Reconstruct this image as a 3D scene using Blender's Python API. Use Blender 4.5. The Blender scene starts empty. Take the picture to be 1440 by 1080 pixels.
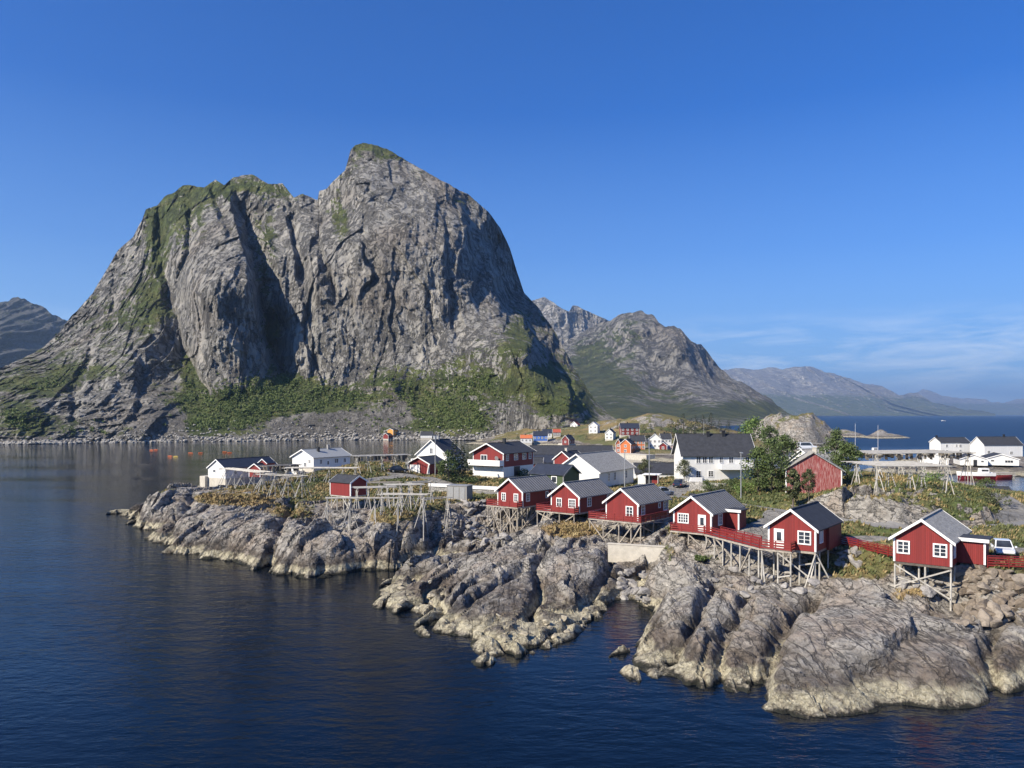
import bpy, bmesh, math, random
import numpy as np
from mathutils import Vector, Matrix
random.seed(7)
RNG = np.random.default_rng(11)
S = bpy.context.scene
C = S.collection

# ------------------------------------------------------------------ camera, sky, sun, exposure
H = 20.0          # the bridge deck stands 20 m over the water
F = 1088.0        # focal length in pixels of a 1440 wide frame
HZ = 583.0        # horizon row
cam = bpy.data.cameras.new('camera')
cam.sensor_width = 36.0
cam.lens = 36.0 * F / 1440.0
cam.shift_y = (HZ - 540.0) / 1440.0
cam.clip_start = 0.5
cam.clip_end = 90000.0
co = bpy.data.objects.new('camera', cam)
C.objects.link(co)
co.location = (0, 0, H)
co.rotation_euler = (math.radians(90), 0, 0)
S.camera = co

SUN_EL = math.radians(36)
SUN_DIR = Vector((-0.84, -0.54, 0)).normalized()          # towards the sun, behind the left shoulder
sd = Vector((SUN_DIR.x * math.cos(SUN_EL), SUN_DIR.y * math.cos(SUN_EL), math.sin(SUN_EL)))
w = bpy.data.worlds.new("World")
S.world = w
w.use_nodes = True
wn, wl = w.node_tree.nodes, w.node_tree.links
wn.clear()
wout = wn.new('ShaderNodeOutputWorld')
wbg = wn.new('ShaderNodeBackground')
sky = wn.new('ShaderNodeTexSky')
sky.sky_type = 'NISHITA'
sky.sun_disc = False
sky.sun_elevation = SUN_EL
sky.sun_rotation = math.atan2(SUN_DIR.x, SUN_DIR.y)
sky.altitude = 0
sky.air_density = 1.0
sky.dust_density = 0.15
sky.ozone_density = 3.0
wbg.inputs['Strength'].default_value = 0.082
# thin streaky cloud low in the sky, to the right
tc = wn.new('ShaderNodeTexCoord')
sep = wn.new('ShaderNodeSeparateXYZ'); wl.new(tc.outputs['Generated'], sep.inputs[0])
mp = wn.new('ShaderNodeMapping'); mp.inputs['Scale'].default_value = (3.0, 3.0, 20.0)
mp.inputs['Rotation'].default_value = (0.0, 0.02, 0.3)
wl.new(tc.outputs['Generated'], mp.inputs['Vector'])
cn = wn.new('ShaderNodeTexNoise'); cn.inputs['Scale'].default_value = 2.4
cn.inputs['Detail'].default_value = 12; cn.inputs['Roughness'].default_value = 0.62
cn.inputs['Distortion'].default_value = 0.5
wl.new(mp.outputs[0], cn.inputs['Vector'])
def wramp(src, stops):
    r = wn.new('ShaderNodeValToRGB')
    e = r.color_ramp.elements
    e[0].position, e[0].color = stops[0][0], (stops[0][1],) * 3 + (1,)
    e[1].position, e[1].color = stops[-1][0], (stops[-1][1],) * 3 + (1,)
    for p, v in stops[1:-1]:
        k = e.new(p); k.color = (v,) * 3 + (1,)
    wl.new(src, r.inputs[0]); return r.outputs[0]
def wmul(a, b):
    m = wn.new('ShaderNodeMath'); m.operation = 'MULTIPLY'
    wl.new(a, m.inputs[0])
    if isinstance(b, float): m.inputs[1].default_value = b
    else: wl.new(b, m.inputs[1])
    return m.outputs[0]
c_noise = wramp(cn.outputs[0], [(0.43, 0.0), (0.56, 0.5), (0.70, 1.0)])
c_band = wramp(sep.outputs['Z'], [(0.03, 0.5), (0.06, 1.0), (0.085, 0.85), (0.128, 0.0)])
azm = wn.new('ShaderNodeMath'); azm.operation = 'ARCTAN2'
wl.new(sep.outputs['X'], azm.inputs[0]); wl.new(sep.outputs['Y'], azm.inputs[1])
azh = wn.new('ShaderNodeMath'); azh.operation = 'MULTIPLY_ADD'; azh.inputs[1].default_value = 0.5; azh.inputs[2].default_value = 0.5
wl.new(azm.outputs[0], azh.inputs[0])
c_az = wramp(azh.outputs[0], [(0.19, 0.9), (0.25, 0.4), (0.28, 0.05), (0.54, 0.05), (0.58, 0.3), (0.64, 1.0), (0.95, 1.0)])
cfac = wmul(wmul(wmul(c_noise, c_band), c_az), 0.6)
hs = wn.new('ShaderNodeHueSaturation')
hs.inputs['Saturation'].default_value = 1.05
hs.inputs['Value'].default_value = 1.0
# look a little above the true direction, so that the clear northern horizon stays blue, and tint it
vm = wn.new('ShaderNodeVectorMath'); vm.operation = 'MULTIPLY_ADD'
vm.inputs[1].default_value = (1, 1, 0.9); vm.inputs[2].default_value = (0, 0, 0.032)
wl.new(tc.outputs['Generated'], vm.inputs[0]); wl.new(vm.outputs[0], sky.inputs['Vector'])
ct = wn.new('ShaderNodeMixRGB'); ct.blend_type = 'MULTIPLY'; ct.inputs[0].default_value = 1.0; ct.inputs[2].default_value = (0.31, 0.62, 1.16, 1)
wl.new(sky.outputs[0], ct.inputs[1]); wl.new(ct.outputs[0], hs.inputs['Color'])
hm = wn.new('ShaderNodeMixRGB'); hm.inputs[2].default_value = (2.9, 4.9, 7.2, 1)      # paler air low over the sea
wl.new(wramp(sep.outputs['Z'], [(0.0, 0.75), (0.1, 0.48), (0.2, 0.2), (0.36, 0.0)]), hm.inputs[0]); wl.new(hs.outputs[0], hm.inputs[1])
cm = wn.new('ShaderNodeMixRGB'); cm.inputs[2].default_value = (8.6, 9.3, 10.2, 1)
wl.new(cfac, cm.inputs[0]); wl.new(hm.outputs[0], cm.inputs[1])
wl.new(cm.outputs[0], wbg.inputs['Color'])
wl.new(wbg.outputs[0], wout.inputs['Surface'])

sl = bpy.data.lights.new('sun', 'SUN')
sl.energy = 5.0
sl.angle = math.radians(0.53)
sl.color = (1.0, 0.91, 0.76)
so = bpy.data.objects.new('sun', sl); C.objects.link(so)
so.rotation_euler = sd.to_track_quat('Z', 'Y').to_euler()
so.location = (-80, -60, 120)

S.view_settings.view_transform = 'Standard'
S.view_settings.look = 'None'
S.view_settings.gamma = 1
S.view_settings.exposure = 0.68
S.render.engine = 'CYCLES'
S.cycles.use_denoising = True
S.cycles.max_bounces = 6
S.cycles.diffuse_bounces = 2
S.cycles.glossy_bounces = 3
S.cycles.volume_bounces = 0
S.cycles.caustics_reflective = False
S.cycles.caustics_refractive = False

# ------------------------------------------------------------------ helpers: pixels to points
def W(px, py, z):
    """the point at height z seen at pixel px, py of the photograph"""
    d = (H - z) * F / (py - HZ)
    return Vector(((px - 720) / F * d, d, z))
def D(px, py, d):
    return Vector(((px - 720) / F * d, d, H - (py - HZ) / F * d))

# ------------------------------------------------------------------ helpers: noise
def _h(ix, iy, iz, seed):
    h = (ix.astype(np.int64) * 374761393 + iy.astype(np.int64) * 668265263 + iz * 1442695041 + seed * 974634777) & 0xffffffff
    h = ((h ^ (h >> 13)) * 1274126177) & 0xffffffff
    h = ((h ^ (h >> 15)) * 2246822519) & 0xffffffff
    return ((h ^ (h >> 16)) & 0xffffff) / float(0xffffff)
def vn(x, y, seed=0):
    ix, iy = np.floor(x), np.floor(y)
    fx, fy = x - ix, y - iy
    fx = fx * fx * fx * (fx * (fx * 6 - 15) + 10); fy = fy * fy * fy * (fy * (fy * 6 - 15) + 10)
    a, b = _h(ix, iy, 0, seed), _h(ix + 1, iy, 0, seed)
    c, d = _h(ix, iy + 1, 0, seed), _h(ix + 1, iy + 1, 0, seed)
    return (a * (1 - fx) + b * fx) * (1 - fy) + (c * (1 - fx) + d * fx) * fy
def fbm(x, y, octv=5, seed=0, gain=0.5, lac=2.03):
    s = np.zeros_like(x); a = 1.0; t = 0
    for o in range(octv):
        s += a * (vn(x, y, seed + o * 13) - 0.5); t += a
        a *= gain; x = x * lac + 17.3; y = y * lac - 9.1
    return s / t * 2
def ridged(x, y, octv=5, seed=0, gain=0.5):
    s = np.zeros_like(x); a = 1.0; t = 0
    for o in range(octv):
        n = 1 - np.abs(vn(x, y, seed + o * 29) * 2 - 1)
        s += a * n * n; t += a
        a *= gain; x = x * 2.07 + 5.7; y = y * 2.07 - 3.3
    return s / t
def cells(x, y, seed=0):
    """Voronoi: id noise, vector to the cell's own centre, and distance to the nearest crack"""
    ix, iy = np.floor(x), np.floor(y)
    f1 = np.full(x.shape, 9.0); f2 = np.full(x.shape, 9.0)
    cid = np.zeros(x.shape); dx1 = np.zeros(x.shape); dy1 = np.zeros(x.shape); cid2 = np.zeros(x.shape); cid3 = np.zeros(x.shape)
    for oy in (-1, 0, 1):
        for ox in (-1, 0, 1):
            cx, cy = ix + ox, iy + oy
            px = cx + 0.5 + (_h(cx, cy, 1, seed) - 0.5) * 0.92
            py = cy + 0.5 + (_h(cx, cy, 2, seed) - 0.5) * 0.92
            dx, dy = x - px, y - py
            d = np.sqrt(dx * dx + dy * dy)
            m = d < f1
            f2 = np.where(m, f1, np.minimum(f2, d))
            cid = np.where(m, _h(cx, cy, 3, seed), cid); cid2 = np.where(m, _h(cx, cy, 4, seed), cid2); cid3 = np.where(m, _h(cx, cy, 5, seed), cid3)
            dx1 = np.where(m, dx, dx1); dy1 = np.where(m, dy, dy1)
            f1 = np.where(m, d, f1)
    return cid, cid2, cid3, dx1, dy1, f2 - f1
def sstep(a, b, x):
    t = np.clip((x - a) / (b - a), 0, 1); return t * t * (3 - 2 * t)
def rbf(pts, vals, c, reg=1e-3):
    pts = np.asarray(pts, float); vals = np.asarray(vals, float)
    K = np.sqrt(((pts[:, None] - pts[None]) ** 2).sum(-1) + c * c)
    n = len(pts)
    A = np.zeros((n + 3, n + 3)); A[:n, :n] = -K + reg * np.eye(n)
    P = np.c_[np.ones(n), pts]; A[:n, n:] = P; A[n:, :n] = P.T
    s = np.linalg.solve(A, np.r_[vals, 0, 0, 0])
    def ev(x, y):
        sh = x.shape; x = x.ravel(); y = y.ravel(); out = np.empty(len(x))
        for i in range(0, len(x), 20000):
            q = np.c_[x[i:i + 20000], y[i:i + 20000]]
            k = np.sqrt((q[:, 0:1] - pts[:, 0]) ** 2 + (q[:, 1:2] - pts[:, 1]) ** 2 + c * c)
            out[i:i + 20000] = -k @ s[:n] + s[n] + q @ s[n + 1:]
        return out.reshape(sh)
    return ev
def seg_dist(x, y, poly):
    best = np.full(x.shape, 1e9)
    for (ax, ay), (bx, by) in zip(poly[:-1], poly[1:]):
        vx, vy = bx - ax, by - ay
        t = np.clip(((x - ax) * vx + (y - ay) * vy) / (vx * vx + vy * vy + 1e-9), 0, 1)
        best = np.minimum(best, np.hypot(x - ax - t * vx, y - ay - t * vy))
    return best
def blob(x, y, cx, cy, rx, ry, rot=0.0):
    c, s = math.cos(rot), math.sin(rot)
    u = ((x - cx) * c + (y - cy) * s) / rx; v = (-(x - cx) * s + (y - cy) * c) / ry
    return np.exp(-(u * u + v * v))

# ------------------------------------------------------------------ helpers: materials
MATS = {}
class NT:
    def __init__(s, name):
        s.m = bpy.data.materials.new(name); s.m.use_nodes = True
        s.t = s.m.node_tree; s.n = s.t.nodes; s.l = s.t.links
        s.b = s.n['Principled BSDF']; MATS[name] = s.m
        s.tc = s.n.new('ShaderNodeTexCoord')
    def set(s, **k):
        for a, v in k.items():
            i = s.b.inputs[{'rough': 'Roughness', 'metal': 'Metallic', 'spec': 'Specular IOR Level', 'col': 'Base Color', 'ior': 'IOR'}[a]]
            if hasattr(v, 'is_output'): s.l.new(v, i)
            elif a == 'col': i.default_value = tuple(v) + (1,)
            else: i.default_value = v
        return s
    def co(s, scale=(1, 1, 1), rot=(0, 0, 0)):
        m = s.n.new('ShaderNodeMapping'); m.inputs['Scale'].default_value = scale; m.inputs['Rotation'].default_value = rot
        s.l.new(s.tc.outputs['Object'], m.inputs['Vector']); return m.outputs[0]
    def noise(s, vec, scale, detail=5, rough=0.55, dist=0.0):
        n = s.n.new('ShaderNodeTexNoise'); n.inputs['Scale'].default_value = scale; n.inputs['Detail'].default_value = detail
        n.inputs['Roughness'].default_value = rough; n.inputs['Distortion'].default_value = dist
        s.l.new(vec, n.inputs['Vector']); return n.outputs[0]
    def crack(s, vec, scale, width=0.03, detail=6, rough=0.6, dist=0.5):
        n = s.noise(vec, scale, detail, rough, dist)
        return s.ramp(s.math('ABSOLUTE', s.math('SUBTRACT', n, 0.5)), [(0.0, 1.0), (width * .35, 0.75), (width, 0.0)])
    def voro(s, vec, scale, feature='F1', out='Distance'):
        n = s.n.new('ShaderNodeTexVoronoi'); n.feature = feature; n.inputs['Scale'].default_value = scale
        s.l.new(vec, n.inputs['Vector']); return n.outputs[out]
    def wave(s, vec, scale, dist=1.0, detail=2, dscale=1.0, axis='X', prof='SIN'):
        n = s.n.new('ShaderNodeTexWave'); n.inputs['Scale'].default_value = scale; n.inputs['Distortion'].default_value = dist
        n.inputs['Detail'].default_value = detail; n.inputs['Detail Scale'].default_value = dscale; n.bands_direction = axis; n.wave_profile = prof
        s.l.new(vec, n.inputs['Vector']); return n.outputs['Fac']
    def ramp(s, src, stops):
        r = s.n.new('ShaderNodeValToRGB'); e = r.color_ramp.elements
        col = lambda v: (v, v, v, 1) if not isinstance(v, (tuple, list)) else tuple(v) + (1,)
        e[0].position, e[0].color = stops[0][0], col(stops[0][1]); e[1].position, e[1].color = stops[-1][0], col(stops[-1][1])
        for p, v in stops[1:-1]:
            k = e.new(p); k.color = col(v)
        s.l.new(src, r.inputs[0]); return r.outputs[0]
    def mix(s, f, a, b, mode='MIX'):
        m = s.n.new('ShaderNodeMixRGB'); m.blend_type = mode
        for i, v in enumerate((f, a, b)):
            if hasattr(v, 'is_output'): s.l.new(v, m.inputs[i])
            elif i == 0: m.inputs[0].default_value = v
            else: m.inputs[i].default_value = tuple(v) + (1,) if isinstance(v, (tuple, list)) else (v, v, v, 1)
        return m.outputs[0]
    def math(s, op, a, b=None, clamp=False):
        m = s.n.new('ShaderNodeMath'); m.operation = op; m.use_clamp = clamp
        for i, v in enumerate((a, b)):
            if v is None: continue
            if hasattr(v, 'is_output'): s.l.new(v, m.inputs[i])
            else: m.inputs[i].default_value = v
        return m.outputs[0]
    def attr(s, name):
        a = s.n.new('ShaderNodeAttribute'); a.attribute_name = name; return a.outputs['Fac']
    def sepz(s):
        p = s.n.new('ShaderNodeSeparateXYZ'); s.l.new(s.tc.outputs['Object'], p.inputs[0]); return p.outputs
    def nz(s):
        g = s.n.new('ShaderNodeNewGeometry'); p = s.n.new('ShaderNodeSeparateXYZ'); s.l.new(g.outputs['Normal'], p.inputs[0]); return p.outputs['Z']
    def island(s):
        g = s.n.new('ShaderNodeNewGeometry'); return g.outputs['Random Per Island']
    def bump(s, h, strength=0.5, dist=0.1, prev=None):
        b = s.n.new('ShaderNodeBump'); b.inputs['Strength'].default_value = strength; b.inputs['Distance'].default_value = dist
        s.l.new(h, b.inputs['Height'])
        if prev is not None: s.l.new(prev, b.inputs['Normal'])
        s.l.new(b.outputs[0], s.b.inputs['Normal']); return b.outputs[0]

def plain(name, col, rough=0.6, metal=0.0, var=0.25, scale=3.0, bump=0.0):
    """a weathered coat of one colour"""
    if name in MATS: return MATS[name]
    t = NT(name); v = t.co()
    n = t.noise(v, scale, 6, 0.65)
    lo = tuple(c * (1 - var) for c in col); hi = tuple(min(1, c * (1 + var)) for c in col)
    t.set(col=t.ramp(n, [(0.3, lo), (0.7, hi)]), rough=rough, metal=metal)
    if bump: t.bump(t.noise(v, scale * 8, 4), 0.4, bump)
    return t.m
def cladding(name, col, worn=0.0, wear=(0.6, 0.58, 0.55), pitch=0.16, var=0.14):
    """painted vertical boards"""
    t = NT(name); v = t.co()
    p = t.n.new('ShaderNodeSeparateXYZ'); t.l.new(v, p.inputs[0])
    u = t.math('ADD', p.outputs[0], p.outputs[1])
    fr = t.math('FRACT', t.math('DIVIDE', u, pitch))
    groove = t.ramp(fr, [(0.0, 0.0), (0.1, 1.0), (0.86, 1.0), (1.0, 0.0)])
    board = t.n.new('ShaderNodeTexWhiteNoise'); board.noise_dimensions = '1D'
    t.l.new(t.math('FLOOR', t.math('DIVIDE', u, pitch)), board.inputs['W'])
    c = t.mix(t.ramp(board.outputs[0], [(0, 0.0), (1, 1.0)]), tuple(k * (1 - var) for k in col), tuple(k * (1 + var) for k in col))
    n = t.noise(t.co((1, 1, 0.25)), 1.4, 6, 0.6)
    c = t.mix(t.ramp(n, [(0.35, 0.0), (0.75, 0.35)]), c, tuple(k * 0.7 for k in col))
    c = t.mix(t.ramp(groove, [(0, 0.45), (1, 0.0)]), c, tuple(k * 0.35 for k in col))
    if worn:
        n2 = t.noise(t.co((5, 5, 0.5)), 1.6, 6, 0.7)
        c = t.mix(t.ramp(n2, [(0.62 - worn * 0.2, 0.0), (0.72 - worn * 0.12, 0.8)]), c, wear)
    t.set(col=c, rough=0.62)
    t.bump(groove, 0.6, 0.02)
    return t.m
# ------------------------------------------------------------------ helpers: meshes and tags
def tag(o, label=None, cat=None, group=None, kind=None):
    if label: o['label'] = label
    if cat: o['category'] = cat
    if group: o['group'] = group
    if kind: o['kind'] = kind
    return o
def grid_mesh(name, P, mats, attrs={}, smooth=True):
    """P: rows x cols x 3 points"""
    r, c = P.shape[:2]
    i = np.arange(r * c).reshape(r, c)
    f = np.stack([i[:-1, :-1], i[:-1, 1:], i[1:, 1:], i[1:, :-1]], -1).reshape(-1, 4)
    me = bpy.data.meshes.new(name)
    me.vertices.add(r * c); me.vertices.foreach_set('co', P.reshape(-1, 3).astype(np.float32).ravel())
    me.loops.add(f.size); me.loops.foreach_set('vertex_index', f.astype(np.int32).ravel())
    me.polygons.add(len(f)); me.polygons.foreach_set('loop_start', np.arange(0, f.size, 4, dtype=np.int32))
    me.polygons.foreach_set('loop_total', np.full(len(f), 4, np.int32))
    me.polygons.foreach_set('use_smooth', np.full(len(f), smooth))
    me.update(calc_edges=True)
    for m in mats: me.materials.append(m)
    for k, v in attrs.items():
        a = me.attributes.new(k, 'FLOAT', 'POINT'); a.data.foreach_set('value', np.clip(v, 0, 1).astype(np.float32).ravel())
    o = bpy.data.objects.new(name, me); C.objects.link(o)
    return o
def raw_mesh(name, V, Fc, mat, smooth=False):
    """V: n x 3, Fc: m x k (all faces with k corners)"""
    V = np.asarray(V, np.float32); Fc = np.asarray(Fc, np.int32); k = Fc.shape[1]
    me = bpy.data.meshes.new(name)
    me.vertices.add(len(V)); me.vertices.foreach_set('co', V.ravel())
    me.loops.add(Fc.size); me.loops.foreach_set('vertex_index', Fc.ravel())
    me.polygons.add(len(Fc)); me.polygons.foreach_set('loop_start', np.arange(0, Fc.size, k, dtype=np.int32))
    me.polygons.foreach_set('loop_total', np.full(len(Fc), k, np.int32))
    me.polygons.foreach_set('use_smooth', np.full(len(Fc), smooth))
    me.update(calc_edges=True); me.materials.append(mat)
    return me

# ------------------------------------------------------------------ ground materials
def rock_colour(t, v):
    """grey gneiss: beds run to the right on the western rocks, to the left on the eastern ones"""
    n1 = t.noise(v, 0.22, 8, 0.62)
    bedw, bede = t.co((2.1, 0.26, 2.6), (0.35, 0.2, -0.42)), t.co((2.1, 0.26, 2.6), (0.3, -0.2, 0.64))
    ea = t.attr('east')
    bed = lambda sc, de, ro, di: t.mix(ea, t.noise(bedw, sc, de, ro, di), t.noise(bede, sc, de, ro, di))
    n2 = bed(0.7, 10, 0.68, 0.5)
    n4 = bed(3.2, 8, 0.72, 0.2)
    n3 = t.noise(v, 3.0, 9, 0.82)
    ck = t.mix(ea, t.crack(bedw, 0.34, 0.022, 5, 0.5, 0.25), t.crack(bede, 0.34, 0.022, 5, 0.5, 0.25))
    ck2 = t.crack(t.co((0.8, 1.2, 1.6), (0.1, 0.4, 0.9)), 0.5, 0.02, 7, 0.6, 0.8)
    c = t.ramp(n2, [(0.30, (0.16, 0.146, 0.127)), (0.44, (0.31, 0.286, 0.247)), (0.57, (0.44, 0.408, 0.352)), (0.72, (0.62, 0.578, 0.50))])
    c = t.mix(t.ramp(n1, [(0.46, 0.0), (0.62, 0.45)]), c, (0.34, 0.245, 0.165))
    c = t.mix(t.ramp(n4, [(0.52, 0.0), (0.66, 0.7)]), c, (0.14, 0.133, 0.124))
    c = t.mix(t.ramp(n3, [(0.55, 0.0), (0.66, 0.6)]), c, (0.065, 0.062, 0.058))
    c = t.mix(t.ramp(t.noise(v, 0.6, 6, 0.65), [(0.55, 0.0), (0.66, 0.55)]), c, (0.13, 0.12, 0.108))
    c = t.mix(t.math('MULTIPLY', ck, 0.8), c, (0.035, 0.033, 0.03))
    c = t.mix(t.math('MULTIPLY', ck2, 0.35), c, (0.045, 0.042, 0.038))
    h = t.math('SUBTRACT', t.mix(0.45, n2, n4), t.math('ADD', t.math('MULTIPLY', ck, 0.5), t.math('MULTIPLY', ck2, 0.35)))
    return c, h
t = NT('shore_rock'); v = t.co()
c, rockh = rock_colour(t, v)
z = t.sepz()[2]
zn = t.math('ADD', z, t.math('MULTIPLY', t.math('SUBTRACT', t.noise(v, 0.28, 6, 0.65), 0.5), 4.2))
band = t.ramp(t.math('DIVIDE', zn, 6.0), [(0.02, 0.95), (0.26, 0.8), (0.46, 0.0)])
stain = t.noise(t.co((1, 1, 0.35)), 0.8, 7, 0.7)
c = t.mix(t.math('MULTIPLY', band, t.ramp(stain, [(0.34, 0.35), (0.52, 1.0)])), c, t.ramp(t.noise(v, 1.1, 6), [(0.3, (0.036, 0.03, 0.024)), (0.7, (0.135, 0.1, 0.068))]))
zb = t.math('ADD', z, t.math('MULTIPLY', t.math('SUBTRACT', t.noise(v, 0.5, 6, 0.7), 0.5), 1.6))
barn = t.ramp(t.math('DIVIDE', zb, 3.0), [(0.04, 0.0), (0.13, 0.95), (0.30, 0.9), (0.42, 0.0)])
c = t.mix(t.math('MULTIPLY', barn, t.ramp(t.noise(v, 0.9, 9, 0.75), [(0.38, 0.1), (0.52, 1.0)])), c, t.ramp(t.noise(v, 4.0, 6), [(0.3, (0.38, 0.33, 0.21)), (0.7, (0.68, 0.62, 0.44))]))
wet = t.ramp(t.math('DIVIDE', zb, 3.0), [(0.03, 1.0), (0.08, 0.0)])
c = t.mix(wet, c, (0.022, 0.022, 0.012))
# dry and green grass, gravel
ga, gr, dr = t.attr('grass'), t.attr('gravel'), t.attr('dry')
gn = t.noise(v, 1.7, 8, 0.72)
green = t.ramp(gn, [(0.3, (0.04, 0.06, 0.016)), (0.52, (0.095, 0.125, 0.032)), (0.75, (0.17, 0.17, 0.06))])
dryc = t.ramp(t.noise(v, 2.3, 8, 0.75), [(0.3, (0.12, 0.08, 0.035)), (0.5, (0.32, 0.215, 0.09)), (0.72, (0.50, 0.36, 0.17))])
gcol = t.mix(dr, green, dryc)
gmask = t.math('ADD', ga, t.math('MULTIPLY', t.math('SUBTRACT', t.noise(v, 0.9, 8, 0.75), 0.5), 0.9))
gmask = t.ramp(gmask, [(0.42, 0.0), (0.56, 1.0)])
c = t.mix(gmask, c, gcol)
grav = t.ramp(t.noise(v, 2.2, 8, 0.75), [(0.3, (0.21, 0.195, 0.17)), (0.7, (0.36, 0.34, 0.30))])
gm2 = t.ramp(t.math('ADD', gr, t.math('MULTIPLY', t.math('SUBTRACT', t.noise(v, 1.2, 5), 0.5), 0.5)), [(0.42, 0.0), (0.55, 1.0)])
c = t.mix(gm2, c, grav)
t.set(col=c, rough=0.88)
b1 = t.bump(rockh, 1.0, 0.55)
t.bump(t.noise(v, 5.0, 9, 0.75), 0.7, 0.10, b1)
M_ROCK = t.m

# ------------------------------------------------------------------ the island: rocks and village ground (one height field)
coast_px = [(150, 722), (172, 726), (188, 733), (193, 743), (227, 747), (237, 772), (260, 780), (290, 780), (300, 787), (347, 795), (367, 802),
            (410, 808), (453, 812), (480, 807), (520, 803), (563, 793), (590, 789), (612, 784), (632, 788), (618, 800), (596, 806), (570, 812), (545, 826),
            (533, 835), (541, 855), (590, 866), (594, 883), (622, 892), (660, 898), (672, 925), (695, 928), (735, 915), (771, 912), (811, 897),
            (820, 884), (841, 871), (855, 857), (861, 848), (880, 843), (902, 852), (904, 886), (894, 935), (915, 951), (958, 959), (1000, 971), (1034, 976),
            (1055, 990), (1098, 1003), (1152, 1009), (1230, 1001), (1261, 993), (1308, 997), (1347, 997), (1385, 990), (1396, 978), (1440, 967),
            (1520, 962), (1650, 950)]
coast = [W(a, b, 0.0) for a, b in coast_px]
ctl = [(p.x, p.y, 0.0) for p in coast]
cxy = np.array([(p.x, p.y) for p in coast])
for i in range(1, len(coast) - 1):
    tx = coast[i + 1] - coast[i - 1]; n = Vector((tx.y, -tx.x, 0)).normalized()
    for dist, zz in ((2.5, -1.8), (9, -5)):
        q = coast[i] + n * dist
        if np.hypot(cxy[:, 0] - q.x, cxy[:, 1] - q.y).min() > dist * 0.85: ctl.append((q.x, q.y, zz))
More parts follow.
